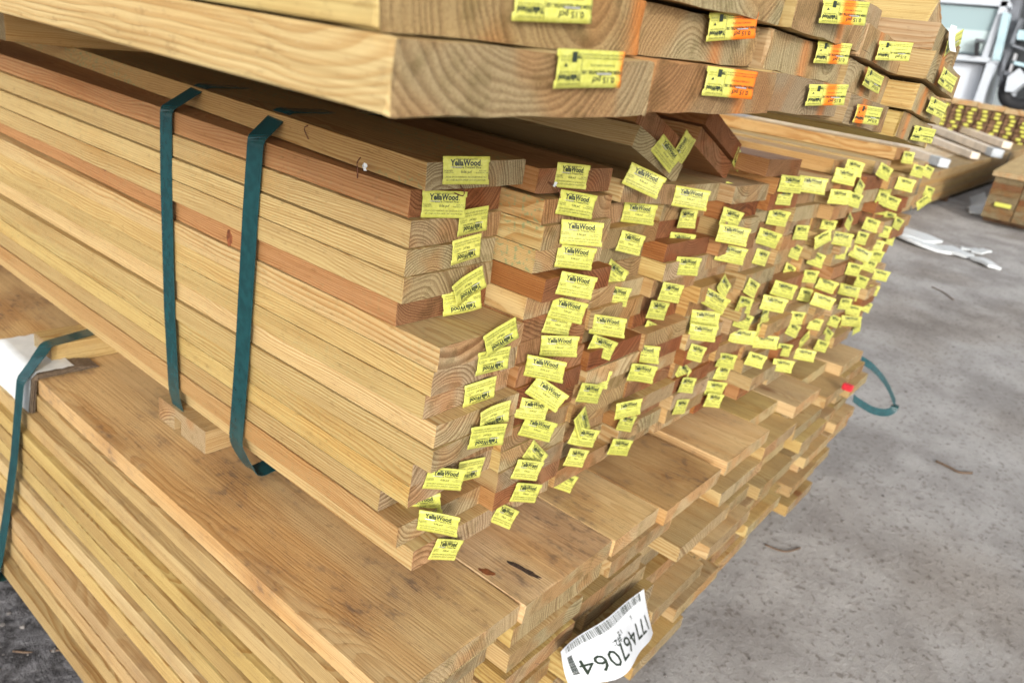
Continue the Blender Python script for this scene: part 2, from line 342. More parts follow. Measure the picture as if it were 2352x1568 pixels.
def staple_mesh(W, H, kind):
    m = MB(); u0, u1, v = -.20*W-.008, -.20*W+.006, .12*H
    p = [(u0, .004, v), (u0, -bend(kind, u0, v, W, H)-.0008, v), (u1, -bend(kind, u1, v, W, H)-.0008, v), (u1, .004, v)]
    m.tube(p, .00055, 6); return mesh('staple', m.v, m.f, STEEL)
T06 = [(sheet_mesh(TW, TH, k, TAGM), print_mesh(PR06, TW, TH, k), staple_mesh(TW, TH, k)) for k in range(6)]
T15 = {}
def t15(kind, spray):
    if (kind, spray) not in T15:
        T15[(kind, spray)] = (sheet_mesh(BW, BH, kind, TAGS[spray] if spray is not None else TAGM), print_mesh(([(a, b*.66) for a, b in PR15[0]], PR15[1]), BW, BH, kind), staple_mesh(BW, BH, kind))
    return T15[(kind, spray)]
def put_tag(b, q, yend, wpx, roll, meshes, TWd, small=False, stand=.0015, bmin=0.0, zo=0):
    """staple a tag to the end of board b; q = where its middle shows in the photograph"""
    cx, cy = CAM[0], CAM[1]; c = at(q, 1, yend)
    th_face = math.atan2(c.x-cx, c.y-cy) if c.y > cy else 1.5
    dist = (c-Vector(CAM)).dot(FW); full = TWd*FPX/dist
    th = max(bmin, min(th_face-math.acos(min(1, wpx/full)), 1.15))
    def px(P):
        v = P-Vector(CAM); return Vector((v.dot(RX)/v.dot(FW), -v.dot(UP)/v.dot(FW)))
    rr = roll; want = math.radians(roll)
    for _ in range(6):
        cr = math.cos(math.radians(rr)); sr = math.sin(math.radians(rr))
        c = at(q, 1, yend-TWd/2*abs(math.sin(th))*abs(cr)-.018*abs(sr)*math.sin(th)-stand)
        u = Matrix.Rotation(-th, 3, 'Z') @ Matrix.Rotation(math.radians(rr), 3, 'Y') @ Vector((.01, 0, 0))
        d_ = px(c+u)-px(c-u); e_ = want-math.atan2(d_.y, d_.x); e_ = (e_+math.pi) % (2*math.pi)-math.pi
        rr += max(-30, min(30, math.degrees(e_)*.8))
    Mw = Matrix.Translation(c) @ Matrix.Rotation(-th, 4, 'Z') @ Matrix.Rotation(math.radians(rr), 4, 'Y')
    o = link('end_tag', meshes[0], b, b.matrix_basis.inverted() @ Mw)
    link('printing', meshes[1], o)
    if not small: link('staple', meshes[2], o)
    return o
# ================================================================== THE SETTING
def ground_mat():
    n = N('yard_concrete'); P = n.node('ShaderNodeTexCoord').outputs['Object']; x, y, z = n.sep(P)
    a = n.noise(P, 3.2, 5, .6); b = n.noise(P, 45, 5, .65); c = n.noise(P, 420, 3)
    col = n.mix(n.ss(a, .3, .7), (.275, .255, .24, 1), (.45, .43, .41, 1))
    col = n.mix(n.ss(b, .54, .66, 0, .65), col, (.135, .11, .09, 1))
    col = n.mix(n.ss(b, .42, .28, 0, .4), col, (.50, .48, .46, 1))
    col = n.mix(n.ss(c, .60, .72, 0, .45), col, (.10, .085, .07, 1))
    br = n.noise(P, 1.3, 3); col = n.mix(n.ss(br, .50, .70, 0, .55), col, n.mix(1, col, (.62, .55, .48, 1), 'MULTIPLY'))
    jt = n.noise(P, 9, 5, .7); col = n.mix(n.ss(jt, .58, .74, 0, .5), col, n.mix(1, col, (.55, .50, .46, 1), 'MULTIPLY'))
    shaded_soil = n.ss(n.math('ADD', x, n.math('MULTIPLY', n.noise(P, 6, 2), .25)), .25, .0)           # bare soil and broken asphalt on the near left, colour darkened for shadow
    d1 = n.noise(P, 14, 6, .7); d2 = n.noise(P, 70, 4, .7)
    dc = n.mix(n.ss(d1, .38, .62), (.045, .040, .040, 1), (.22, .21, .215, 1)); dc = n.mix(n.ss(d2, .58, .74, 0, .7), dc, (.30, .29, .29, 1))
    n.col(n.mix(shaded_soil, col, dc)); n.rough(.9)
    h = n.math('ADD', n.math('MULTIPLY', b, .5), n.math('ADD', n.math('MULTIPLY', c, .25), n.math('MULTIPLY', n.math('MULTIPLY', d1, shaded_soil), 3)))
    n.bump(h, .9, .012); return n.m
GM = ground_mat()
def ground():
    vs, fs = [], []; rnd = random.Random(3)
    xs = [-60, -20, -8, -4, -2]+[-1.5+.05*i for i in range(37)]+[.5, 1, 2, 4, 8, 20, 60, 200]; ys = [-80, -20, -6, -2]+[-.5+.07*i for i in range(52)]+[4, 8, 20, 60, 200]
    from mathutils import noise as mn
    for y in ys:
        for x in xs:
            h = 0
            if -1.6 < x < .4 and -.6 < y < 3.4:
                h = .018*mn.noise(Vector((x*9, y*9, 1)))+.012*mn.noise(Vector((x*23, y*23, 5))); h *= min(1, max(0, (.2-x)*3))
            vs.append((x, y, gz(x)+h))
    m = len(xs); fs = [(j*m+i, j*m+i+1, (j+1)*m+i+1, (j+1)*m+i) for j in range(len(ys)-1) for i in range(m-1)]
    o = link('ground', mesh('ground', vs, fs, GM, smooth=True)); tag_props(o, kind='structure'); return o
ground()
# loose gravel, chips and bark
gv = MB(); rg = random.Random(11)
def pebble(m, c, s, rnd):
    a = rnd.random()*6; vs = []
    for k in range(6):
        an = a+k*math.pi/3; rr = s*rnd.uniform(.7, 1.2); vs.append((c[0]+rr*math.cos(an), c[1]+rr*math.sin(an), c[2]-.2*s))
    for k in range(6):
        an = a+.3+k*math.pi/3; rr = s*rnd.uniform(.4, .75); vs.append((c[0]+rr*math.cos(an), c[1]+rr*math.sin(an), c[2]+s*rnd.uniform(.35, .7)))
    m.add(vs, [(k, (k+1) % 6, 6+(k+1) % 6, 6+k) for k in range(6)]+[(6, 7, 8, 9, 10, 11)])
for _ in range(520):
    x, y = rg.uniform(.6, 4.5), rg.uniform(-1.2, .1)
    pebble(gv, (x, y, gz(x)), rg.uniform(.0015, .005)*(1 if rg.random() < .9 else 1.8), rg)
for _ in range(220):
    x, y = rg.uniform(-.75, -.15), rg.uniform(.5, 1.9)
    pebble(gv, (x, y, gz(x)+.004), rg.uniform(.002, .008)*(1 if rg.random() < .9 else 2), rg)
gv.build('gravel', plain('gravel_stone', (.16, .145, .135), .9, 0, .45, 60)); tag_props(bpy.data.objects['gravel'], 'loose grit and small stones scattered over the yard', 'gravel', kind='stuff')
TWIG = plain('dry_twig', (.13, .085, .055), .9, 0, .3, 200)
def twig(label, pts, r):
    P = []
    for q in pts: v = at_ground(q); P.append((v.x, v.y, v.z+r))
    o = MB().tube(spline(P, 5), r, 6).build('twig', TWIG, smooth=True); tag_props(o, label, 'twig', 'twigs and sticks lying on the yard'); return o
twig('long thin bent twig on the concrete beside the lowest boards', [(1757, 1252), (1790, 1265), (1812, 1267), (1838, 1259)], .003)
twig('short dark bark stick on the concrete right of the strap loop', [(2148, 1060), (2180, 1075), (2202, 1086), (2232, 1088)], .005)
twig('pale dry stalk on the shadowed soil in the bottom left corner', [(30, 1497), (90, 1500), (150, 1491), (205, 1484)], .003)
twig('short dark splinter near the white strips on the yard', [(2140, 660), (2165, 672), (2190, 690)], .004)
# ================================================================== BOTTOM BUNDLE (wide planks)
LG = 'wide planks of the bottom bundle'
ORD = ['top', 'second', 'third', 'fourth', 'fifth', 'sixth', 'seventh', 'eighth', 'ninth', 'tenth', 'eleventh', 'twelfth', 'thirteenth', 'fourteenth', 'fifteenth', 'sixteenth']
CRD = ['first', 'second', 'third', 'fourth', 'fifth', 'sixth', 'seventh', 'eighth', 'ninth', 'tenth', 'eleventh', 'twelfth']
T = .038
def fine_seed():
    while True:
        v = R.uniform(0, 20)
        if (v*3.7) % 1 > .6: return v
low = {1: [(-.135, .273, -.152), (.142, .266, -.160), (.411, .173, -.164), (.587, .270, -.181), (.900, .275, -.178), (1.18, .215, -.12), (1.40, .232, -.172), (1.64, .262, -.11), (1.92, .270, -.157)],
       2: [(-.143, .262, -.133), (.124, .345-.075, -.158), (.400, .25, -.172), (.655, .20, -.10), (.875, .26, -.15), (1.14, .25, -.19), (1.40, .26, -.14), (1.67, .26, -.19), (1.94, .25, -.175)],
       3: [(-.155, .262, -.128), (.112, .215, -.168), (.335, .27, -.135), (.612, .27, -.135), (.885, .27, -.19), (1.16, .25, -.13), (1.42, .26, -.185), (1.69, .26, -.15), (1.955, .24, -.20)],
       4: [(-.168, .262, -.12), (.099, .20, -.175), (.305, .27, -.158), (.66, .262, -.205), (.93, .23, -.12), (1.17, .26, -.165), (1.44, .25, -.21), (1.70, .25, -.14), (1.96, .22, -.165)],
       5: [(-.174, .262, -.115), (.092, .27, -.15), (.366, .235, -.162), (.61, .262, -.125), (.88, .25, -.185), (1.14, .26, -.21), (1.41, .25, -.14), (1.67, .25, -.18), (1.93, .23, -.13)],
       9: [(-.215, .262, -.13), (.05, .27, -.12), (.33, .27, -.145), (.665, .26, -.180), (.935, .25, -.13), (1.19, .26, -.2), (1.46, .25, -.13), (1.72, .25, -.17)],
       12: [(-.245, .262, -.1), (.02, .27, -.1), (.30, .27, -.11), (.60, .25, -.197), (.86, .23, -.11), (1.10, .25, -.17), (1.36, .24, -.14), (1.61, .25, -.20), (1.87, .23, -.12)]}
rl = random.Random(21)
for k in range(1, 13):
    if k not in low:
        x = -.135-.0092*(k-1)+rl.uniform(-.005, .004); row = []
        for c in range(9):
            ww = rl.uniform(.245, .268); row.append((x, ww, -.15+rl.uniform(-.055, .035) if c > 1 else -.125+rl.uniform(-.02, .02))); x += ww+rl.uniform(.004, .016)
            if x > 2.05: break
        low[k] = row
    for c, (x, ww, y) in enumerate(low[k]):
        tone = R.choice(['pale', 'straw', 'tan', 'straw', 'pale']) if k > 1 else ['amber', 'amber', 'amber', 'honey', 'amber', 'straw', 'pale', 'straw', 'pale'][c]
        cup = rl.choice([0, 0, .003, .006, -.002]) if k > 1 and c > 0 else 0
        if k > 1 and cup > 0: cup = min(cup, .004)
        xl = x
        lab = f"{WORD[tone]} wide plank, {ORD[k-1]} layer down, {CRD[c]} from the left, in the bottom bundle"
        board('wide_plank', lab, 'plank', LG, xl+rl.uniform(-.002, .002)*(k > 1), y, -.05-T*k, ww, T-.0012-(cup if k > 1 else 0)*.0, 3.75, yaw=rl.uniform(-.006, .006) if k > 2 else 0, tone=tone, end='straw' if k % 3 else 'tan', grime=(1.0 if k == 1 and c in (0, 1, 2, 3) else (.5 if k == 1 else .35)), cup=0, k=.98 if k > 1 else 1.12,  # top layer's colour raised to make up for dim light from above
              green=0, rd=.003, bow=.0008 if k == 1 else .0025, ring=.5 if k == 1 else .95, pith=(ww*R.uniform(.3, .7), R.choice([-.05, .09, -.09, .13]), R.uniform(0, 20)) if k == 1 and c else ((R.uniform(-.02, .05), R.choice([-1, 1])*R.uniform(.05, .12)+.019, fine_seed()) if c == 0 else None))
# ------------------------------------------------------------------ spacers
SG = 'wooden spacers between the bundles'
def spacer(label, x, y, z, L, wy, h, tone, slot=None, end='tan'):
    """a stick laid across the stack: its own length runs along x"""
    me = board_mesh(wy, h, L, .003, 0, 0, name='spacer_block')
    if slot:
        m = MB(); hz = h
        prof = [(0, 0), (slot[0], 0), (slot[0], hz*.62), (slot[1], hz*.62), (slot[1], 0), (wy, 0), (wy, hz), (0, hz)]
        vs = [(a, 0, b) for a, b in prof]+[(a, L, b) for a, b in prof]; n = 8
        fs = [(i, (i+1) % n, n+(i+1) % n, n+i) for i in range(n)]+[(0, 7, 2, 1), (2, 7, 6, 3), (3, 6, 5, 4)]+[(8, 9, 10, 15), (10, 11, 14, 15), (11, 12, 13, 14)]
        me = mesh('spacer_block', vs, fs, PINE)
    # local y (length) -> world +x, local x (width) -> world -y
    M = Matrix(((0, 1, 0, x), (-1, 0, 0, y), (0, 0, 1, z), (0, 0, 0, 1)))
    o = link('spacer_block', me, None, M); tag_props(o, label, 'wood block', SG)
    c = SIDES[tone]; o.color = (*c, 1); o['end_tint'] = list(ENDS[end]); o['pith'] = [wy*.4, -.06, R.uniform(0, 9)]; o['wear'] = [.2, -9.0, 0.0]; return o
spacer('grooved pinkish spacer block under the middle bundle, holding the left green strap', -.016, .695, -.0495, 2.25, .178, .049, 'tan', (.062, .088), 'pale')
spacer('squared spacer beside the white corner guard, green strap over its top', -.088, 1.125, -.0495, 2.3, .092, .049, 'straw', None, 'tan')
spacer('dark squared spacer between the middle and top bundles at the upper left', -.038, 1.43, .6105, 2.3, .138, .108, 'honey', None, 'tan')
for yy, lb in ((2.6, 'far spacer between the bottom and middle bundles'),): spacer(lb, -.05, yy, -.0495, 2.3, .09, .049, 'tan')
spacer('far spacer between the middle and top bundles', 0, 2.8, .6105, 2.2, .09, .108, 'tan')
for yy, lb in ((.35, 'near ground bearer under the bottom bundle'), (2.4, 'far ground bearer under the bottom bundle')):
    o = MB().box(-.15, 0, 0, 2.1, .09, .10, .004).build('ground_bearer', plain('bearer_wood', (.20, .145, .085), .85, 0, .3, 40)); o.matrix_basis = Matrix.Translation((0, yy, -.6))@Matrix.Rotation(0, 4, 'Y'); o.location.z = -.5075-.10
    tag_props(o, lb, 'wood block', 'bearers under the bottom bundle')
# ================================================================== MIDDLE BUNDLE (tagged boards)
MG = 'tagged boards of the middle bundle'
W = .1908; TM = .0375
c0 = {1: (.010, .038, .5745, -.07, -.035, 'honey'), 2: (.002, .055, .535, .012, -.012, 'orange'), 3: (-.002, .044, .4965, .018, -.012, 'straw'), 4: (-.004, .044, .4565, .02, -.012, 'pale'), 5: (-.006, .042, .4185, .015, -.012, 'pale'), 6: (-.001, .054, .3805, 0, -.004, 'orange'),
      7: (.004, -.030, .342, .02, 0, 'pale'), 8: (.002, -.026, .304, .015, 0, 'straw'), 9: (-.001, -.019, .266, .015, 0, 'straw'), 10: (.004, -.042, .228, .012, 0, 'pale'), 11: (.002, -.045, .190, .02, 0, 'straw'), 12: (-.001, -.012, .152, 0, 0, 'straw'),
      13: (-.001, -.011, .114, 0, 0, 'straw'), 14: (-.002, .047, .076, 0, 0, 'straw'), 15: (-.005, -.002, .038, 0, 0, 'honey'), 16: (.012, -.024, 0, .0, 0, 'straw')}
c1y = {1: -.001, 2: -.021, 3: -.028, 4: -.021, 5: -.047, 6: -.019, 7: -.018, 8: -.019, 9: -.027, 10: -.031, 11: -.024, 12: -.028, 13: -.030, 14: -.033, 15: -.032, 16: -.019}
c1t = {1: 'orange', 2: 'honey', 3: 'straw', 4: 'pale', 5: 'rust', 6: 'pale', 7: 'orange', 8: 'orange', 9: 'orange', 10: 'rust', 11: 'rust', 12: 'honey', 13: 'pale', 14: 'tan', 15: 'orange', 16: 'pale'}
base = [0, -.02, -.018, -.030, -.048, -.064, -.078, -.088, -.098, -.105, -.110, -.112]
MID = {}
rm = random.Random(5)
def mid_board(x, y, z, yaw, roll, tone, end, lab, t=.0369, green=0, bow=.0015, L=3.72, pith=None):
    return board('board', lab, 'board', MG, x, y, z, W-.0015, t, L, pith=pith, yaw=yaw, roll=roll, tone=tone, end=end, grime=.12, green=green, bow=bow, k=1.0)
for c in range(12):
    for k in range(1, 17):
        z = (16-k)*TM if c > 0 else None; yaw = roll = 0; green = 0
        if c == 0: x, y, z, yaw, roll, tone = c0[k]; end = {1: 'tan', 2: 'rust', 3: 'straw', 4: 'tan', 5: 'straw', 6: 'orange'}.get(k, 'pale'); green = 1 if k in (1,) else .15; t = .0369
        elif c == 1:
            x = .198 if k < 12 else .186; y = c1y[k]; tone = c1t[k]; end = tone; z = (16-k)*.038 if k > 1 else .5735; yaw = -.055 if k == 1 else 0; green = .8 if k in (2, 3, 4) else 0; t = .0369
        else:
            x = c*W+.006; y = base[c]+rm.uniform(-.026, .024)
            if c >= 7: y += .045*(k/16)-.02
            tone = rm.choice(['pale', 'straw', 'honey', 'honey', 'tan', 'orange', 'honey', 'rust', 'tan']); end = tone; t = .0366
            if c == 2 and k == 1: x, y, roll, yaw, tone, end = .392, -.034, .06, -.04, 'tan', 'tan'
            if c == 3 and k == 1: y = -.040; tone = end = 'tan'
            if c == 4 and k == 1: y = -.072; tone = end = 'tan'
            if c == 5 and k == 1: y = -.087; tone = end = 'orange'
            x += rm.uniform(-.002, .002)
            if c <= 4: z = (16-k)*.0365+(.012 if (c, k) == (2, 1) else 0); t = .0358
        lab = f"{WORD[tone]} tagged board, {ORD[k-1]} row down, {CRD[c]} column from the left, in the middle bundle"
        MID[(c, k)] = mid_board(x, y, z, yaw, roll, tone, end, lab, t=t, green=green, bow=.0018 if c == 0 else .0018, pith=(R.uniform(-.01, .07), R.choice([-1, 1])*R.uniform(.035, .1)+.019, R.uniform(0, 20)) if c == 0 else None)
EX = {}
for nm, x, y, z, yaw, roll, tone, lab in (
    ('t1', .452, .000, .645, -.05, .36, 'tan', 'tan board lying tilted on the middle bundle, lowest left of four tilted ones'),
    ('t2', .468, .012, .6835, -.04, .35, 'orange', 'brown board tilted on top of the leftmost tilted board'),
    ('t3', .697, .004, .650, -.05, .38, 'orange', 'board with white streaked end, tilted, second pair of tilted ones'),
    ('t4', .716, .000, .690, -.04, .375, 'rust', 'red-brown tilted board, highest and rightmost of the four tilted ones'),
    ('r0a', .905, -.077, .6012, -.03, .0, 'orange', 'smooth orange board without a tag, right of the tilted ones'),
    ('r0b', 1.341, -.085, .6012, 0, .0, 'honey', 'honey-coloured loose board with pale end, on top near the right'),
    ('r0c', 1.653, -.109, .6012, 0, .0, 'pale', 'pale loose board with a grey stained corner, on top near the right'),
    ('r0d', 1.86, -.05, .6012, 0, .0, 'straw', 'straw-coloured loose board set back under the highest loose board'),
    ('r0e', 2.06, -.142, .6012, 0, .0, 'pale', 'pale loose board with two tags at the right edge of the middle bundle'),
    ('r1a', 1.90, -.101, .640, 0, .0, 'honey', 'highest loose board just beneath the right side of the top bundle')):
    EX[nm] = mid_board(x, y, z, yaw, roll, tone, tone, lab, L=3.6)
# tags: (px, py, width px, roll) measured on the photograph, on the given board or on the nearest one
def tg(b, q, wpx, roll, kind, far=False, yend=None):
    ye = b.matrix_basis.translation.y if yend is None else yend
    return put_tag(b, q, ye, wpx, roll, T06[kind], TW, small=far)
near = [(0, 1, 1070, 391, 103, 0, 0), (0, 2, 1019, 469, 98, 1, 0), (0, 3, 1083, 506, 72, 171, 1), (0, 4, 1069, 571, 62, 165, 0), (0, 5, 1073, 655, 78, 152, 4), (0, 6, 1060, 690, 86, 168, 2),
 (0, 7, 1148, 772, 76, 152, 1), (0, 8, 1131, 827, 72, 168, 0), (0, 9, 1100, 898, 70, 163, 0), (0, 10, 1131, 953, 74, 165, 4), (0, 11, 1117, 999, 82, 176, 1), (0, 12, 1077, 1077, 60, 169, 0), (0, 13, 1021, 1098, 86, 3, 0), (0, 14, 968, 1156, 96, -4, 2),
 (0, 15, 1007, 1199, 98, 8, 1), (0, 16, 1023, 1260, 64, 2, 0),
 (1, 1, 1312, 404, 72, 5, 0), (1, 2, 1321, 469, 78, 9, 1), (1, 3, 1336, 535, 94, 5, 5), (1, 4, 1320, 590, 84, 7, 5), (1, 5, 1323, 655, 80, 10, 0), (1, 6, 1303, 712, 78, 12, 0), (1, 7, 1279, 742, 56, 8, 1), (1, 8, 1284, 794, 82, 1, 0), (1, 9, 1252, 846, 88, 11, 0), (1, 10, 1256, 904, 84, 33, 0),
 (1, 11, 1222, 938, 72, 7, 2), (1, 12, 1234, 984, 74, 13, 0), (1, 13, 1226, 1045, 46, 48, 1), (1, 14, 1210, 1078, 60, 5, 0), (1, 15, 1207, 1130, 58, 3, 0), (1, 16, 1156, 1183, 50, 22, 1),
 (2, 1, 1479, 415, 84, 25, 0), (2, 2, 1467, 490, 72, 7, 0), (2, 3, 1447, 558, 54, 14, 0), (2, 4, 1408, 628, 34, 40, 4), (2, 5, 1414, 679, 58, 8, 2), (2, 6, 1396, 748, 86, 8, 0), (2, 7, 1381, 797, 58, 19, 0), (2, 8, 1363, 866, 66, 7, 1), (2, 9, 1353, 902, 50, 6, 0), (2, 10, 1335, 972, 22, 78, 0),
 (2, 11, 1340, 1002, 58, 10, 2), (2, 12, 1322, 1050, 44, 6, 0), (2, 13, 1299, 1106, 42, 20, 0),
 (3, 1, 1586, 455, 74, 9, 1), (3, 2, 1576, 502, 42, 3, 3), (3, 3, 1563, 556, 54, 6, 0), (3, 4, 1577, 611, 52, 3, 0), (3, 5, 1538, 671, 42, 8, 1), (3, 6, 1509, 712, 40, 8, 0), (3, 7, 1496, 762, 42, 26, 0), (3, 8, 1478, 811, 76, 7, 2), (3, 9, 1470, 855, 48, 3, 4), (3, 10, 1442, 938, 52, -13, 0), (3, 11, 1437, 970, 34, 10, 0), (3, 12, 1423, 1026, 44, 4, 0)]
for c, k, px, py, wp, ro, kd in near: tg(MID[(c, k)], (px, py), wp, ro, kd)
tg(EX['t1'], (1529, 353), 62, 52, 0); tg(EX['t2'], (1565, 343), 52, -58, 2); tg(EX['t4'], (1692, 366), 24, 200, 1)
tg(EX['r1a'], (2083, 362), 25, 8, 3); tg(EX['r0e'], (2107, 393), 24, 15, 0); tg(EX['r0e'], (2130, 394), 18, 20, 0)
far_tags = [(0, (1678, 442), 36, 16), (0, (1816, 423), 48, 6), (0, (1865, 425), 58, 8), (0, (1801, 452), 30, 4),
 (0, (1959, 386), 40, 15), (0, (1940, 406), 46, 12), (0, (1925, 452), 37, 4), (0, (1960, 459), 30, 18), (0, (1972, 430), 20, 30), (0, (2030, 395), 28, 32), (0, (2036, 428), 24, 20), (0, (2025, 455), 22, 18), (0, (2046, 465), 28, 20), (0, (2078, 424), 35, 14), (0, (2132, 441), 18, 16), (0, (2120, 463), 22, -40), (0, (2016, 478), 32, 8)]
H = lambda l, ox, oy: [(0, (ox+.14648*x, oy+.14648*y), .14648*wd, ro) for x, y, wd, ro in l]
far_tags += H([(900, 350, 440, 10), (870, 650, 430, 12), (860, 90, 300, 18), (1600, 80, 300, 10), (1450, 400, 330, 18), (1960, 310, 220, 3), (1340, 700, 200, 15), (1870, 610, 130, 10), (1770, 920, 160, 25), (2110, 1000, 200, 5), (1190, 1180, 180, 25), (1700, 1210, 330, 15), (750, 1150, 210, 58), (2030, 1290, 180, 12), (600, 1370, 440, 28), (1070, 1440, 240, 15), (1540, 1430, 350, 12)], 1550.4, 488.1)
far_tags += H([(430, 220, 210, 5), (350, 410, 200, -30), (630, 410, 370, 10), (750, 130, 110, 20), (1100, 190, 230, 18), (1280, 290, 230, 12), (1390, 80, 150, 15), (1520, 170, 120, 20), (960, 400, 150, 12), (1400, 420, 120, 15), (1160, 510, 250, 12), (620, 630, 170, 3), (950, 650, 330, 25), (1180, 690, 180, 3), (1080, 830, 180, 20), (240, 730, 240, 20), (830, 890, 200, 12), (470, 900, 140, 20), (950, 1080, 150, 18), (1250, 980, 230, 12), (410, 1140, 280, 20), (770, 1220, 310, 12), (80, 1280, 180, 12), (350, 1390, 310, 18), (940, 1330, 120, 18), (1140, 1220, 140, 10), (690, 1430, 180, 5), (1040, 1480, 110, 20), (830, 1530, 200, 10)], 1837.5, 488.1)
far_tags += H([(470, 90, 420, 5), (430, 310, 410, 8), (1060, 130, 240, 20), (1050, 370, 360, 8), (1380, 50, 110, 10), (1350, 230, 120, 5), (1420, 460, 340, 5), (1900, 80, 200, 5), (1840, 270, 170, 25), (2190, 180, 180, 10), (2020, 420, 100, -50), (320, 630, 240, 15), (110, 930, 170, 30), (170, 1130, 240, 5), (790, 750, 280, 10), (730, 940, 200, 5), (1250, 740, 250, 15), (1690, 580, 180, 5), (2030, 660, 290, 10), (1680, 830, 290, 8), (1190, 1050, 220, 3), (620, 1180, 270, 5), (590, 1370, 210, 3), (2290, 520, 170, 15), (80, 1470, 170, 5)], 1550.4, 717.8)
far_tags += H([(520, 130, 130, 18), (800, 130, 300, 3), (870, 260, 100, -30), (630, 310, 110, 25), (420, 340, 110, 25)], 1837.5, 717.8)
count = {}
for _, q, wp, ro in far_tags:
    best = None
    for (c, k), b in MID.items():
        if c < 3: continue
        o = b.matrix_basis.translation; P = at(q, 1, o.y-.02); dx = P.x-(o.x+W*.52); dz = P.z-(o.z+.018)
        e = (dx/W)**2+(dz/.037)**2+count.get((c, k), 0)*.5
        if best is None or e < best[0]: best = (e, c, k, b)
    e, c, k, b = best; count[(c, k)] = count.get((c, k), 0)+1
    tg(b, q, wp, ro, R.choice([0, 0, 1, 2, 5, 3]), far=c > 5)
# ================================================================== TOP BUNDLE (thicker, wider planks)
TG = 'planks of the top bundle'
top = dict(
 A1=(-.424, -.358, .719, .250, -.013, -.047), A2=(-.172, -.359, .7325, .243, .0, -.043), A3=(.076, -.350, .7445, .245, .004, -.012), A4=(.325, -.359, .742, .238, .03, .030), A5=(.566, -.372, .733, .250, -.001, .058),
 B1=(-.426, -.345, .7575, .250, .0, -.050), B2=(-.172, -.326, .7710, .248, -.007, -.045), B3=(.082, -.337, .783, .240, -.01, -.012), B4=(.330, -.344, .7810, .236, .02, .028), B5=(.556, -.383, .7735, .249, .004, .058),
 C1=(-.42, -.32, .799, .250, 0, -.05), C2=(-.166, -.347, .812, .238, 0, -.045), C3=(.078, -.355, .8225, .240, .0, -.012), C4=(.325, -.354, .8210, .236, .01, .02), C5=(.540, -.392, .817, .250, .004, .058),
 D3=(.08, -.30, .864, .24, 0, 0), D4=(.33, -.30, .863, .24, 0, 0))
lay = dict(A='bottom', B='second', C='third', D='fourth')
tt = dict(A1=('pale', 'straw', -9), A2=('orange', 'honey', .165), A3=('tan', 'tan', .185), A4=('tan', 'tan', .085), A5=('straw', 'tan', .045), B1=('pale', 'honey', .245), B2=('tan', 'tan', .160), B3=('tan', 'tan', .105), B4=('tan', 'tan', .10), B5=('straw', 'tan', .06),
          C1=('pale', 'honey', -9), C2=('tan', 'tan', -9), C3=('tan', 'tan', .15), C4=('tan', 'tan', .08), C5=('straw', 'tan', .075), D3=('tan', 'tan', -9), D4=('tan', 'tan', -9))
TOP = {}
for nm, (x, y, z, ww, yaw, roll) in top.items():
    tone, end, spr = tt[nm]; c = int(nm[1])
    if nm in ('D3', 'D4'): tone = 'pale'
    lab = f"{WORD[tone]} thick plank, {lay[nm[0]]} layer from below, {CRD[c-1]} from the left, in the top bundle"
    TOP[nm] = board('thick_plank', lab, 'plank', TG, x, y, z, ww-.003, T-.0012, 3.7, yaw=yaw, roll=roll, tone=tone, end=end, spray=spr, rd=.005, bow=.001, grime=.1, k=1.0, chip=.0011, ring=.62,
                    pith=dict(A1=(.085, .12, 3.1), B1=(.17, .045, 8.2), A2=(-.05, .11, 5.1), B2=(.13, -.04, 2.7), A3=(.12, -.012, 6.4), B3=(.19, .03, 1.2)).get(nm))
# the loose tilted timber and its neighbour at the right end of the bundle
TOP['D5'] = board('thick_plank', 'thick squared timber turned on its edge, highest at the right of the top bundle', 'timber', TG, .735, -.325, .905, .055, .050, 3.6, yaw=-.10, roll=.55, tone='pale', end='tan', spray=-9, rd=.004)
TOP['D6'] = board('thick_plank', 'plank with a white slip and yellow tag, under the timber turned on its edge', 'plank', TG, .575, -.379, .8565, .197, T-.001, 3.6, yaw=.0, roll=.060, tone='tan', end='tan', spray=.10, rd=.004)
for nm, q, wp, ro, kd, sp in (('A1', (1347, 158), 166, 182, 1, (-.042, .010)), ('B1', (1269, 4), 186, 184, 0, None), ('A2', (1673, 191), 113, 186, 0, (-.024, .022)), ('B2', (1676, 60), 116, 178, 1, (-.024, .022)), ('A3', (1896, 218), 82, 180, 0, (-.006, .010)),
    ('B3', (1907, 122), 80, 184, 1, (-.006, .010)), ('A4', (1990, 264), 56, 186, 0, (.02, .012)), ('B4', (2000, 185), 48, 188, 1, None), ('C3', (1936, 29), 98, 184, 0, (-.006, .010)), ('C4', (2051, 118), 70, 183, 0, None), ('C5', (2171, 184), 42, 192, 1, None), ('B5', (2149, 248), 40, 190, 0, None), ('A5', (2118, 309), 46, 190, 0, None), ('D6', (2185, 98), 34, 150, 1, None)):
    b = TOP[nm]; put_tag(b, q, b.matrix_basis.translation.y, wp, ro, t15(kd, sp), BW, small=nm[1] in '5')
sl_ = MB(); P0 = at((2178, 82), 1, -.385)
for i in range(5):
    for j in range(3): sl_.v.append((P0.x-.006+.007*j+.001*i, P0.y-.003*j-.0006*i*i, P0.z+.014-.0085*i))
sl_.f = [(i*3+j, i*3+j+1, (i+1)*3+j+1, (i+1)*3+j) for i in range(4) for j in range(2)]
o = sl_.build('paper_slip', PAPER, TOP['D6'], TOP['D6'].matrix_basis.inverted())
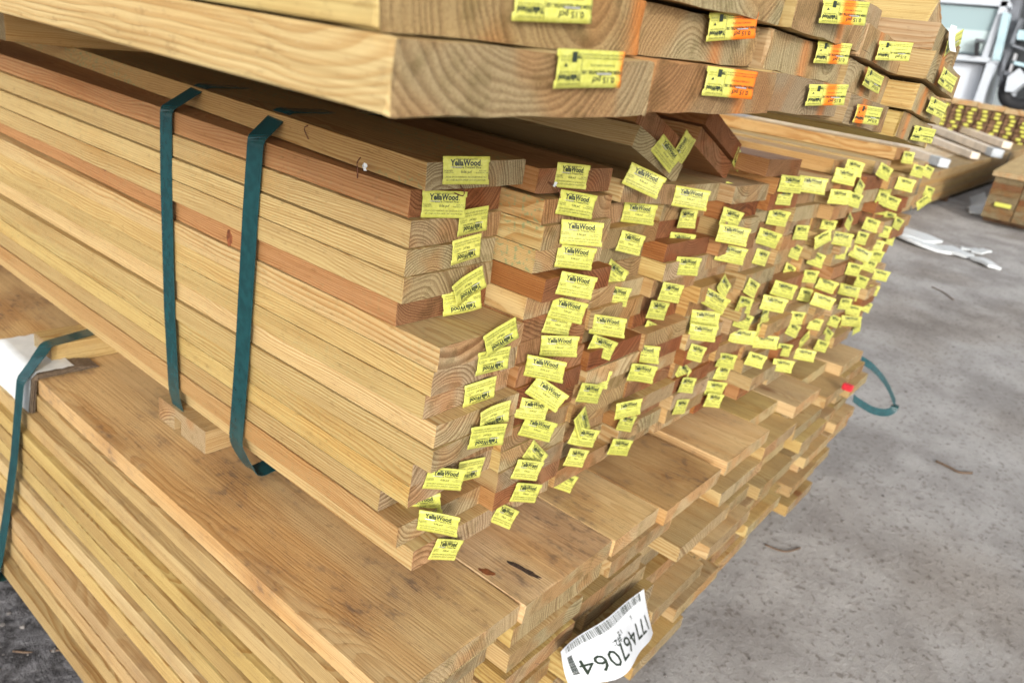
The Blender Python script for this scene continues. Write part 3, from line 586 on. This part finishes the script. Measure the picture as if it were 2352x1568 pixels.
# ================================================================== STRAPS, CORNER GUARD, LABEL
def strap(label, pts, wd, side, parent=None):
    o = MB().ribbon(spline(pts, 6) if len(pts) > 2 else pts, wd, .0011, side).build('strap', STRAP)
    tag_props(o, label, 'strap', 'green plastic straps'); return o
def poly(pts, seg=1):
    """straight runs with tightly rounded corners"""
    P = [Vector(p) for p in pts]; out = [P[0]]
    for i in range(1, len(P)-1):
        a = (P[i-1]-P[i]); b = (P[i+1]-P[i]); d1 = min(.012, a.length*.4); d2 = min(.012, b.length*.4)
        p, q = P[i]+a.normalized()*d1, P[i]+b.normalized()*d2
        for t in (0, .25, .5, .75, 1): out.append(p*(1-t)**2+P[i]*2*t*(1-t)+q*t*t)
    out.append(P[-1]); return out
def strap2(label, pts, wd, side=(0, 1, 0)):
    o = MB().ribbon(poly(pts), wd, .0011, side).build('strap', STRAP); tag_props(o, label, 'strap', 'green plastic straps'); return o
strap2('green strap nearest the tagged ends, wrapped round the middle bundle', [(1.2, .60, .6145), (.30, .46, .6145), (.055, .415, .616), (-.014, .385, .5745), (-.015, .392, .45), (-.014, .405, .2), (-.013, .42, .02), (-.006, .40, -.008), (.004, .385, -.03), (.045, .385, -.026), (.20, .40, -.004), (.5, .42, -.004)], .042)
strap2('green strap further back, running down into the grooved spacer block', [(1.2, .86, .6145), (.30, .74, .6145), (.068, .68, .616), (-.015, .655, .5745), (-.016, .655, .45), (-.015, .65, .2), (-.013, .64, .03), (-.006, .628, -.02), (.006, .622, -.043), (.05, .622, -.0455)], .040)
strap2('green strap over the white corner guard of the bottom bundle', [(.35, 1.10, .0012), (.02, 1.07, .0015), (-.092, 1.04, .0015), (-.125, 1.01, -.016), (-.166, .990, -.050), (-.176, .982, -.10), (-.197, .975, -.23), (-.222, .973, -.36), (-.245, .968, -.46), (-.262, .965, -.506), (-.22, .965, -.512), (.1, .965, -.5105)], .036)
# loose loop on the right side of the bottom bundle
lp = [at(q, 0, xx) for q, xx in (((1978, 826), 2.19), ((2003, 842), 2.24), ((2030, 872), 2.31), ((2049, 908), 2.36), ((2055, 935), 2.37), ((2036, 947), 2.34), ((2005, 942), 2.28), ((1975, 925), 2.22), ((1960, 914), 2.185))]
strap('slack green strap looping out from the right side of the bottom bundle', lp, .030, (.1, .45, .9))
# corner guard: brown cardboard layers with a white sheet outside
cg = bpy.data.objects.new('corner_guard', None); COL.objects.link(cg); cg.location = (-.135, 1.005, -.05)
tag_props(cg, 'white-faced cardboard corner guard under the strap on the bottom bundle', 'corner guard')
def guard_layer(off, wob, y0, y1, wleg, dleg, rnd):
    vs = []; ys = [y0+(y1-y0)*i/8 for i in range(9)]
    prof = [(wleg-k*(wleg/6), off) for k in range(7)]+[(-off*.7-.004, off*.5-.004)]+[(-off-.004-.012*(k/6), -dleg*k/6) for k in range(1, 7)]
    for y in ys:
        for i, (a, b) in enumerate(prof):
            wv = wob*math.sin(i*1.9+y*30); vs.append((a+(wv if i > 7 else 0), y+(.35*wob*math.sin(i*2.7)), b+(abs(wv) if i < 7 else 0)))
    n = len(prof); return vs, [(j*n+i, j*n+i+1, (j+1)*n+i+1, (j+1)*n+i) for j in range(8) for i in range(n-1)]
m = MB()
for q in range(4):
    vs, fs = guard_layer(.0015+.0022*q, .0011, -.028+.003*(q % 2), .115, .125-.01*q, .150, R); n0 = len(vs)
    vs2 = [(x-.0005, y, z+.0012) for x, y, z in vs]; nn = 14
    m.add(vs+vs2, fs+[tuple(i+n0 for i in f[::-1]) for f in fs]+[(i+1, i, i+n0, i+1+n0) for i in range(nn-1)])
m.build('cardboard_layers', CARD, cg)
vs, fs = guard_layer(.0125, .0020, -.020, .185, .075, .205, R)
vs = [(x-(.004*(max(0, y+.02)/.29)**1.5 if z < -.01 else 0), y, z+(.004*((y)/.25)**2 if z > -.01 else 0)) for x, y, z in vs]
MB().add(vs, fs).build('white_facing', PAPER, cg, smooth=True)
# red-ended block at the right side
rp = at((1948, 892), 1, -.222)
o = MB().box(-.004, -.012, -.010, .020, .020, .012, .003).build('painted_block', plain('red_paint', (.55, .02, .035), .5, 0, .2, 90)); o.matrix_basis = Matrix.Translation((rp.x, rp.y, rp.z))
tag_props(o, 'small block with bright red paint at the right side of the bottom bundle', 'wood block')
# white bar code label hanging on the ends of the bottom bundle
lab = bpy.data.objects.new('bundle_label', None); COL.objects.link(lab)
tag_props(lab, 'crumpled white bar code label hanging upside down on the bottom bundle', 'label')
Y0 = -.205
A_, B_, C_, D_ = at((1288, 1496), 1, Y0), at((1479, 1352), 1, Y0+.01), at((1503, 1455), 1, Y0-.012), at((1312, 1580), 1, Y0-.004)
lab.location = A_
def lsurf(u, v, off=0):
    """u 0..1 from left to right along the upper edge, v 0..1 downwards"""
    p = A_.lerp(B_, u).lerp(D_.lerp(C_, u), v)
    bow = -.030*math.sin(math.pi*u*1.15)*v+.016*math.sin(u*9.0+v*2)*(.3+.7*v)*(1-u)-.010*v*v
    up = .020*math.sin(math.pi*u)*v*1.3+(.010*max(0, (.32-u))*v)
    n = Vector((-.25, -.95, .15)).normalized()
    q = p+Vector((0, bow, up))+n*off; return q-A_
nu, nv = 34, 14; vs = []
for j in range(nv+1):
    for i in range(nu+1): vs.append(lsurf(i/nu, j/nv))
fs = [(j*(nu+1)+i, (j+1)*(nu+1)+i, (j+1)*(nu+1)+i+1, j*(nu+1)+i+1) for j in range(nv) for i in range(nu)]
n0 = len(vs); b_n = Vector((-.25, -.95, .15)).normalized()*.0006
vs += [v-b_n for v in vs]; fs += [tuple(i+n0 for i in f[::-1]) for f in fs]
link('label_sheet', mesh('label_sheet', vs, fs, PLABEL, smooth=True), lab)
pv, pf = [], []
def lquad(u0, v0, u1, v1, n=2):
    for k in range(n):
        a = v0+(v1-v0)*k/n; b = v0+(v1-v0)*(k+1)/n; i = len(pv)
        pv.extend([lsurf(u0, a, .0014), lsurf(u1, a, .0014), lsurf(u1, b, .0014), lsurf(u0, b, .0014)]); pf.append((i, i+3, i+2, i+1))
rb = random.Random(4); u = .045
while u < .93:
    wd = rb.choice([.003, .003, .005, .008]); lquad(u, .012, u+wd, .175, 3); u += wd+rb.choice([.003, .004, .007, .010])
v = .30
while v < .78:
    wd = rb.choice([.008, .012, .02]); lquad(.045, v, .085, v+wd, 1); v += wd+rb.choice([.008, .014])
tv, tf = text_mesh([('177467064', 0, 0, .34, 1.0, 'LEFT', 0)], 'n'); mn_x = min(a for a, b in tv); mx = max(a for a, b in tv); mn_y = min(b for a, b in tv)
b0 = len(pv)
for a, b in tv: pv.append(lsurf(.93-(a-mn_x)/(mx-mn_x)*.83, .50+(b-mn_y)*1.35, .0014))
pf += [tuple(i+b0 for i in f) for f in tf]
for s, uu, vv, sz, wd in (('K', .74, .40, .10, .02), ('#2:', .50, .52, .14, .10), ('12', .555, .44, .10, .05)):
    tv, tf = text_mesh([(s, 0, 0, sz, wd, 'LEFT', 0)], 'n'); b0 = len(pv)
    for a, b in tv: pv.append(lsurf(uu-a, vv-.12+b*1.3, .0014))
    pf += [tuple(i+b0 for i in f) for f in tf]
link('printing', mesh('printing', pv, pf, INK), lab)
# small bent wires with scraps of white label on the middle bundle
def wire(label, pts, scrap=None):
    P = [Vector(q) for q in pts]; o = MB().tube(spline(P, 4), .0009, 6).build('bent_staple', RUST, smooth=True); tag_props(o, label, 'staple', 'bent staples left in the wood')
    if scrap:
        s = MB(); c = Vector(scrap[0]); rnd = random.Random(int(c.x*1e4)); n = 9; ring = []
        for k in range(n):
            a = 2*math.pi*k/n; rr = scrap[1]*rnd.uniform(.55, 1.15); ring.append(c+Vector(scrap[2])*math.cos(a)*rr+Vector((0, 0, 1))*math.sin(a)*rr*.8+Vector(scrap[3])*rnd.uniform(.0005, .003))
        s.add([c+Vector(scrap[3])*.003]+ring, [(0, 1+k, 1+(k+1) % n) for k in range(n)]); s.build('paper_scrap', PAPER, o)
    return o
def on(q, ax, v, off): p = at(q, ax, v); return (p.x-(off if ax == 0 else 0), p.y-(off if ax == 1 else 0), p.z)
wire('rusty bent staple with a torn white scrap on the top left board side', [on((829, 362), 0, .004, .001), on((828, 374), 0, .003, .006), on((829, 388), 0, .003, .006), on((826, 409), 0, .003, .004)], (on((845, 383), 0, .003, .004), .0065, (0, 1, 0), (-1, 0, 0)))
wire('rusty hooked staple hanging below the first yellow tag', [on((1052, 424), 1, .036, .004), on((1054, 436), 1, .036, .010), on((1050, 446), 1, .036, .010), on((1036, 441), 1, .036, .006)])
wire('rusty staple with a small white scrap below the second column top tag', [on((1258, 418), 1, -.004, .002), on((1268, 430), 1, -.01, .012), on((1277, 452), 1, -.02, .008)], (on((1266, 422), 1, -.008, .006), .006, (1, 0, 0), (0, -1, 0)))
wire('grey bent staple standing on the near edge of the top left board', [on((709, 288), 0, .02, .001), on((704, 296), 0, .018, .004), on((711, 320), 0, .018, .002)])
# knots and flaws in single boards, a hair proud of the wood
KNOT = plain('resin_knot', (.20, .062, .022), .55, 0, .45, 130); DARKK = plain('dark_flaw', (.055, .030, .022), .8, 0, .4, 200)
def flaw(b, name, q, ax, v, ra, rb_, ang, mat, seed, off=.0006):
    c = at(q, ax, v); rnd = random.Random(seed); n = 18; ring = [c.copy()]
    for k in range(n):
        a = 2*math.pi*k/n; e = rnd.uniform(.72, 1.15); p_, q_ = ra*math.cos(a)*e, rb_*math.sin(a)*e
        p2, q2 = p_*math.cos(ang)-q_*math.sin(ang), p_*math.sin(ang)+q_*math.cos(ang)
        ring.append(c+(Vector((0, p2, q2)) if ax == 0 else Vector((p2, q2, 0)) if ax == 2 else Vector((p2, 0, q2))))
    sh = Vector((-off, 0, 0)) if ax == 0 else Vector((0, 0, off)) if ax == 2 else Vector((0, -off, 0))
    inv = b.matrix_basis.inverted(); up = [inv @ (r+sh) for r in ring]; dn = [inv @ (r-sh*.8) for r in ring]; m = len(ring)
    MB().add(up+dn, [(0, 1+k, 1+(k+1) % n) for k in range(n)]+[(1+k, 1+m+k, 1+m+(k+1) % n, 1+(k+1) % n) for k in range(n)]).build(name, mat, b)
LOW1 = [o for o in COL.objects if o.name.startswith('wide_plank') and o.parent is None and abs(o.matrix_basis.translation.z+.088) < .004]
LOW1.sort(key=lambda o: o.matrix_basis.translation.x)
flaw(LOW1[1], 'crack_shade', (1203, 1308), 2, -.0512, .006, .038, .14, DARKK, 1); flaw(LOW1[1], 'resin_stain', (1118, 1313), 2, -.0512, .007, .015, .3, KNOT, 2)  # first one: dark sliver laid on the plank for the shade inside a crack
def side_board(q):
    z = at(q, 0, 0).z; k = min(range(2, 17), key=lambda k: abs(c0[k][2]+.018-z)); return MID[(0, k)], c0[k][0]-.0008
for q, ra, rb_, mt, sd, nm in (((29, 250), .010, .010, DARKK, 3, 'knot'), ((240, 398), .010, .014, KNOT, 4, 'knot'), ((527, 548), .008, .015, KNOT, 5, 'knot'), ((699, 672), .020, .015, KNOT, 6, 'knot'), ((97, 400), .006, .012, KNOT, 7, 'knot'), ((150, 448), .005, .004, DARKK, 9, 'knot'), ((228, 292), .006, .003, DARKK, 10, 'knot')):
    b, xv = side_board(q); flaw(b, nm, q, 0, xv, ra, rb_, 0, mt, sd)
# ================================================================== BACKGROUND
BROWN = plain('dark_board_ends', (.155, .085, .045), .85, 0, .35, 9)
def simple_board(name, lab, cat, group, x, y, z, lx, ly, lz, mat=None, rot=0, tone='pale', k=1.0):
    """a plank lying along local x"""
    if mat is None:
        me = board_mesh(ly, lz, lx, .004, 0, .002, name=name); M = Matrix.Translation((x, y, z)) @ Matrix.Rotation(rot, 4, 'Z') @ Matrix(((0, 1, 0, 0), (-1, 0, 0, 0), (0, 0, 1, 0), (0, 0, 0, 1)))
        o = link(name, me, None, M); c = SIDES[tone]; j = k*R.uniform(.88, 1.1); o.color = (c[0]*j, c[1]*j, c[2]*j, 1); e = ENDS[tone]; o['end_tint'] = [v*k for v in e]; o['pith'] = [R.uniform(-.1, .3), R.choice([-.08, .12]), R.uniform(0, 9)]; o['wear'] = [.3, -9., 0.]
    else:
        o = MB().box(0, -ly, 0, lx, 0, lz, .003).build(name, mat); o.matrix_basis = Matrix.Translation((x, y, z)) @ Matrix.Rotation(rot, 4, 'Z')
    return tag_props(o, lab, cat, group)
# long pale bundle running away to the right
ang = -.075; p0 = Vector((7.39, .78, -.06)); dr = Vector((math.cos(ang), math.sin(ang), 0)); nr = Vector((-math.sin(ang), math.cos(ang), 0)); BL = 9.6; s0 = p0-dr*3.2
slope = Matrix.Rotation(-math.atan(GA), 4, 'Y')
def bgM(p, rot): return Matrix.Translation(p) @ Matrix.Rotation(rot, 4, 'Z') @ slope
def bg_plank(name, lab, cat, group, off, z, ww, lz, tone, lx=BL, s=0, k=1.0):
    P = s0+nr*off+dr*s; o = simple_board(name, lab, cat, group, 0, 0, 0, lx, ww, lz, None, 0, tone, k)
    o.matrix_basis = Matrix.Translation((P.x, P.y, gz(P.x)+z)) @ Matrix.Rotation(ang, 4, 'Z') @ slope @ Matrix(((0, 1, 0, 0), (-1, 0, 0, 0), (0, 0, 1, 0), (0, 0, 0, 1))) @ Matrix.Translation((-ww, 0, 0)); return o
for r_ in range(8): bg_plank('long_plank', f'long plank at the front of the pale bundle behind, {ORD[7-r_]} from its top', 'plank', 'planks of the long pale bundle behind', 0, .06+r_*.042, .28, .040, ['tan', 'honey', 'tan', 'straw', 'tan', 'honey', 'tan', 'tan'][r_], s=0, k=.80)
for c_ in range(1, 10): bg_plank('long_plank', f'pale plank in the top layer of the long bundle behind, {CRD[c_]} from its front', 'plank', 'planks of the long pale bundle behind', .29*c_, .06+7*.042, .28, .040, 'lit_top', k=1.0)  # tone whitened to make up for the weak light on this layer
o = MB().box(0, 0, 0, BL-.1, 2.6, .27).build('bundle_core', plain('stack_shade', (.25, .18, .10), .9)); P = s0+nr*.3; o.matrix_basis = bgM((P.x, P.y, gz(P.x)+.07), ang); tag_props(o, 'packed lower layers inside the long pale bundle behind', 'planks', 'planks of the long pale bundle behind', 'stuff')
for i, (s, ) in enumerate(((3.3,), (7.0,))):
    P = s0+dr*s; m = MB().tube([(0, -.006, .04), (0, -.006, .405), (0, .05, .408), (0, 1.5, .408)], .006, 6); o = m.build('binding_wire', plain('dark_wire', (.10, .11, .10), .5)); o.matrix_basis = bgM((P.x, P.y, gz(P.x)), ang)
    tag_props(o, ['dark binding wire round the near part of the long pale bundle', 'dark binding wire round the far part of the long pale bundle'][i], 'wire', 'binding wires on the long bundle')
POLE = plain('peeled_pole', (.80, .68, .54), .7, 0, .12, 6); CAPM = plain('white_cap', (.50, .53, .55), .5, 0, .1, 20)
HB = .405
def on_top(q): dd = ray(q); t = (GC+HB+.05-(CAM[2]-GA*CAM[0]))/(dd.z-GA*dd.x); return Vector(CAM)+dd*t
for i, (qa, qb, rr, cap, lb) in enumerate((((2108, 262), (2313, 334), .050, 0, 'farthest loose timber lying on the long pale bundle'), ((2080, 270), (2290, 352), .050, 1, 'thick loose timber with a whitish end on the long bundle'), ((2100, 305), (2240, 358), .040, 0, 'thinner loose timber between two thicker ones on the long bundle'), ((2070, 340), (2166, 374), .045, 1, 'nearest loose timber with a whitish end on the long bundle'))):
    a, b = on_top(qa), on_top(qb); dl = (b-a).normalized(); a = a-dl*.4; root = MB().ribbon([a, a.lerp(b, .5)+Vector((0, 0, .004)), b], rr*2.4, rr*1.7, Vector((-dl.y, dl.x, 0))).build('loose_timber', POLE); tag_props(root, lb, 'timber', 'loose timbers on the long bundle')
    if cap: MB().ribbon([b-dl*.16, b+dl*.02], rr*2.6, rr*1.9, Vector((-dl.y, dl.x, 0))).build('end_wrap', CAPM, root)
# brown bundle with yellow tags behind it
XB = 12.6
q1, q2 = at((2176, 236), 0, XB), at((2360, 272), 0, XB); q3 = at((2176, 300), 0, XB)
nc = 8; cw = (q1.y-q2.y)/6.0*1.0; hh = .042*(FPX and 1)
rowh = .056; nrw = 11
YTAG = plain('yellow_tag_far', (.55, .54, .09), .5)
for c_ in range(nc):
    for r_ in range(nrw):
        y = q1.y-(c_-.5)*cw; zt = q1.z+(q2.z-q1.z)*(c_/6.0)-r_*rowh
        o = MB().box(0, -cw+.012, -rowh+.004, 3.0, 0, 0, .004).build('dark_plank', BROWN); o.matrix_basis = Matrix.Translation((XB+R.uniform(-.03, .03), y, zt)); o.color = (1, 1, 1, 1)
        tag_props(o, f'dark brown plank, {ORD[r_]} layer, {CRD[c_]} column from the left, in the tagged bundle far behind', 'plank', 'dark planks of the tagged bundle far behind')
        tw_ = .060; ty = -cw*.55+R.uniform(-.03, .03)
        t_ = MB().box(-.012-R.uniform(0, .05), ty-tw_/2, -rowh*.75, -.006, ty+tw_/2, -rowh*.15).build('end_tag', YTAG, o)
for i in range(6):
    y = q1.y+.3-(i)*.36; z = q1.z+(q2.z-q1.z)*((q1.y-y)/cw/6.0)
    o = simple_board('pale_plank', f'pale plank lying on the brown tagged bundle, {CRD[i]} from the left', 'plank', 'pale planks on the brown tagged bundle', 0, 0, 0, 3.1, .35, .075, None, 0, 'pale', 1.15); o.matrix_basis = Matrix.Translation((XB-.05, y, z+.004)) @ Matrix(((0, 1, 0, 0), (-1, 0, 0, 0), (0, 0, 1, 0), (0, 0, 0, 1)))
# short stack at the right edge
XS = 7.95; y0s = at((2250, 500), 0, XS).y
for c_ in range(4):
    yy = y0s-c_*.262
    for r_ in range(7):
        zz = gz(XS)+.075+r_*.056
        tone = ['tan', 'honey', 'tan', 'tan', 'honey', 'orange', 'tan'][(r_+2*c_) % 7]
        o = simple_board('short_plank', f'{WORD[tone]} plank, {ORD[6-r_]} layer, {CRD[c_]} column from left, short stack at right', 'plank', 'planks of the short stack at the right edge', 0, 0, 0, 3.2, .255, .054, None, 0, tone, .62)
        o.matrix_basis = Matrix.Translation((XS+R.uniform(-.012, .012), yy, zz)) @ slope @ Matrix(((0, 1, 0, 0), (-1, 0, 0, 0), (0, 0, 1, 0), (0, 0, 0, 1)))
        if c_ == 0 and r_ == 2:
            q = at((2260, 464), 0, XS-.02); MB().box(-.004, -.07, -.018, .0, .07, .018).build('end_tag', YTAG, o, o.matrix_basis.inverted() @ Matrix.Translation((XS-.03, yy-.15, zz+.03)))
for i in range(3):
    yy = y0s-i*.35; o = simple_board('pale_plank', f'pale top plank of the short stack at the right, {CRD[i]} from the left', 'plank', 'pale planks on the short stack', 0, 0, 0, 3.25, .34, .045, None, 0, 'pale', 1.1)
    o.matrix_basis = Matrix.Translation((XS-.03, yy+.03, gz(XS)+.075+7*.056+.002)) @ slope @ Matrix(((0, 1, 0, 0), (-1, 0, 0, 0), (0, 0, 1, 0), (0, 0, 0, 1)))
for i in range(2):
    o = MB().box(0, -1.05, 0, .09, 0, .074, .003).build('ground_bearer', BROWN); o.matrix_basis = Matrix.Translation((XS+.25+i*2, y0s, gz(XS+.25+i*2))); tag_props(o, ['near', 'far'][i]+' bearer under the short stack at the right edge', 'wood block', 'bearers under the short stack')
for i in range(3):
    P = s0+dr*(1+3.6*i); o = MB().box(0, 0, 0, .09, 2.8, .066, .003).build('ground_bearer', BROWN); o.matrix_basis = bgM((P.x, P.y, gz(P.x)-.005), ang); tag_props(o, f'{CRD[i]} bearer under the long pale bundle behind', 'wood block', 'bearers under the long bundle')
for i in range(2):
    o = MB().box(0, -nc*cw, 0, .12, 0, max(.05, q1.z-nrw*rowh-gz(XB)-.02), .003).build('ground_bearer', BROWN); o.matrix_basis = Matrix.Translation((XB+.3+2*i, q1.y+cw*.5, gz(XB)-.0)); tag_props(o, ['near', 'far'][i]+' bearer under the brown tagged bundle', 'wood block', 'bearers under the brown bundle')
# white plastic scraps on the yard
def scrap(label, pts, wd, thick=.012, seed=1):
    P = []; rnd = random.Random(seed)
    for q in pts: v = at_ground(q); P.append(Vector((v.x, v.y, v.z+.02+rnd.uniform(-.008, .012))))
    o = MB().ribbon(spline(P, 4), wd, thick, (1, .25, .06)).build('plastic_scrap', PAPER); tag_props(o, label, 'plastic scrap', 'white plastic scraps on the yard'); return o
scrap('long crumpled white plastic strip on the yard, right of the tags', [(2035, 532), (2075, 542), (2110, 551), (2142, 561)], .32, .03, 1)
scrap('second long white strip lying lower beside the first', [(2060, 540), (2100, 560), (2150, 574), (2190, 580)], .20, .02, 2)
scrap('narrow white strip continuing right from the crumpled strip', [(2165, 570), (2195, 584), (2226, 594)], .16, .02, 3)
scrap('small white sliver above the narrow strip', [(2205, 573), (2222, 576), (2245, 578)], .06, .012, 4)
scrap('white scrap at the right of the sliver', [(2240, 587), (2255, 583), (2265, 582)], .08, .015, 5)
scrap('white plastic piece farthest right of the scraps', [(2240, 600), (2262, 610), (2282, 620)], .12, .02, 6)
scrap('white sheet leaning at the foot of the short stack', [(2236, 455), (2242, 475), (2252, 498)], .22, .02, 7)
# ---------------------------------------------------------------- white truck and machinery
WHITE = plain('white_truck_paint', (.52, .56, .61), .35, 0, .04, 3); GLASS = plain('pale_window_glass', (.30, .40, .42), .08); GREY = plain('grey_machine_metal', (.16, .17, .19), .45, .3, .3, 5); BLACK = plain('black_rubber', (.012, .012, .014), .7); BLUEG = plain('pale_blue_panel', (.40, .55, .60), .4, 0, .1, 3)
XT = 17.0; O = at((2160, 240), 0, XT)
S = (O-Vector(CAM)).dot(FW)/FPX                                       # metres per photo pixel at that distance
vA = Vector((0, -1, 0)); uz = Vector((0, 0, 1))
def tq(px, py):
    P = at((px, py), 0, XT); return O.y-P.y, P.z-O.z
tr = bpy.data.objects.new('truck', None); COL.objects.link(tr); tr.location = O; tag_props(tr, 'white truck with a large framed window standing behind the far bundles', 'truck')
def tpoly(name, mat, pts, d0, d1, parent=tr):
    """a plate of real thickness: outline in the truck's side plane, from depth d0 to d1"""
    P = [tq(*p) for p in pts]; n = len(P); vs = [(d0, -a, b) for a, b in P]+[(d1, -a, b) for a, b in P]
    fs = [tuple(range(n)), tuple(range(2*n-1, n-1, -1))]+[(i, i+n, (i+1) % n+n, (i+1) % n) for i in range(n)]
    return link(name, mesh(name, vs, fs, mat), parent)
def tbar(name, mat, a, b, wpx, d0, d1, parent=tr):
    a, b = Vector(a), Vector(b); nn = (b-a).normalized(); nn = Vector((-nn.y, nn.x))*wpx/2
    return tpoly(name, mat, [a+nn, b+nn, b-nn, a-nn], d0, d1, parent)
tpoly('cab_body', WHITE, [(2120, -60), (2335, -60), (2300, 60), (2262, 150), (2236, 245), (2120, 245)], .30, 2.4)
win = tpoly('window', GLASS, [(2150, 8), (2302, 20), (2268, 128), (2160, 115)], .10, .14)
tbar('window_frame', WHITE, (2140, -2), (2320, 10), 13, .0, .3, win); tbar('window_frame', WHITE, (2310, 0), (2262, 132), 15, .0, .3, win)
tbar('window_frame', WHITE, (2140, 127), (2290, 140), 12, -.05, .3, win); tpoly('window_dirt', plain('frosted_lower_glass', (.50, .60, .60), .3), [(2152, 62), (2286, 72), (2268, 124), (2160, 112)], .085, .098, win)
tpoly('lower_panel', plain('pale_truck_panel', (.62, .66, .72), .4), [(2170, 140), (2258, 150), (2235, 235), (2150, 225)], .22, .28)
tbar('pillar', WHITE, (2278, 145), (2246, 238), 20, -.05, .25); tbar('door_gap', BLACK, (2262, 148), (2238, 232), 7, .15, .2)
tpoly('side_panel', BLUEG, [(2305, 30), (2322, 34), (2296, 140), (2280, 140)], -.1, .1)
tbar('mirror_bracket', GREY, (2243, 93), (2262, 95), 5, -.15, .05); tbar('mirror_bracket', BLACK, (2246, 100), (2244, 130), 9, -.15, 0)
tpoly('bonnet', WHITE, [(2318, 180), (2345, 160), (2372, 190), (2352, 196), (2330, 214), (2312, 212)], -.3, .2)
mc = bpy.data.objects.new('forklift', None); COL.objects.link(mc); mc.location = O; tag_props(mc, 'dark machine with grey pipes and a black tyre beside the white truck', 'machine')
tpoly('mast', GREY, [(2322, -40), (2350, -40), (2316, 120), (2296, 175), (2284, 170)], .3, .6, mc); tpoly('engine_block', plain('dark_machine', (.028, .032, .035), .6, 0, .5, 4), [(2335, -60), (2440, -60), (2440, 230), (2290, 236), (2300, 150)], .6, 2.0, mc)
for i, (a, b, ww, mt) in enumerate((((2345, 40), (2322, 100), 9, GREY), ((2318, 100), (2352, 112), 6, GREY), ((2308, 120), (2292, 200), 7, GREY), ((2320, 140), (2370, 152), 8, BLUEG), ((2335, 78), (2380, 84), 22, BLUEG), ((2296, 205), (2330, 216), 9, WHITE), ((2300, 165), (2316, 168), 10, GREY), ((2330, 120), (2312, 172), 5, STEEL))): tbar('pipe', mt, a, b, ww, .1+.05*(i % 4), .32+.05*(i % 4), mc)
ty = tq(2345, 208); m = MB(); vs = []
for k in range(24):
    for l in range(10):
        a, b = 2*math.pi*k/24, 2*math.pi*l/10; rr = .27+.11*math.cos(b); vs.append((.10*math.sin(b), rr*math.cos(a), rr*math.sin(a)))
m.add(vs, [(k*10+l, ((k+1) % 24)*10+l, ((k+1) % 24)*10+(l+1) % 10, k*10+(l+1) % 10) for k in range(24) for l in range(10)])
m.build('tyre', BLACK, mc, Matrix.Translation((0, -ty[0], ty[1])), smooth=True)
# a plain grey shed wall behind the machines closes the view
hw = MB().box(0, -14, -1, .3, 10, 6).build('shed_wall', plain('grey_shed_metal', (.22, .25, .26), .6, 0, .15, .8)); hw.matrix_basis = Matrix.Translation((24, 0, gz(24)+.9)); tag_props(hw, 'grey metal shed wall behind the truck', 'wall')
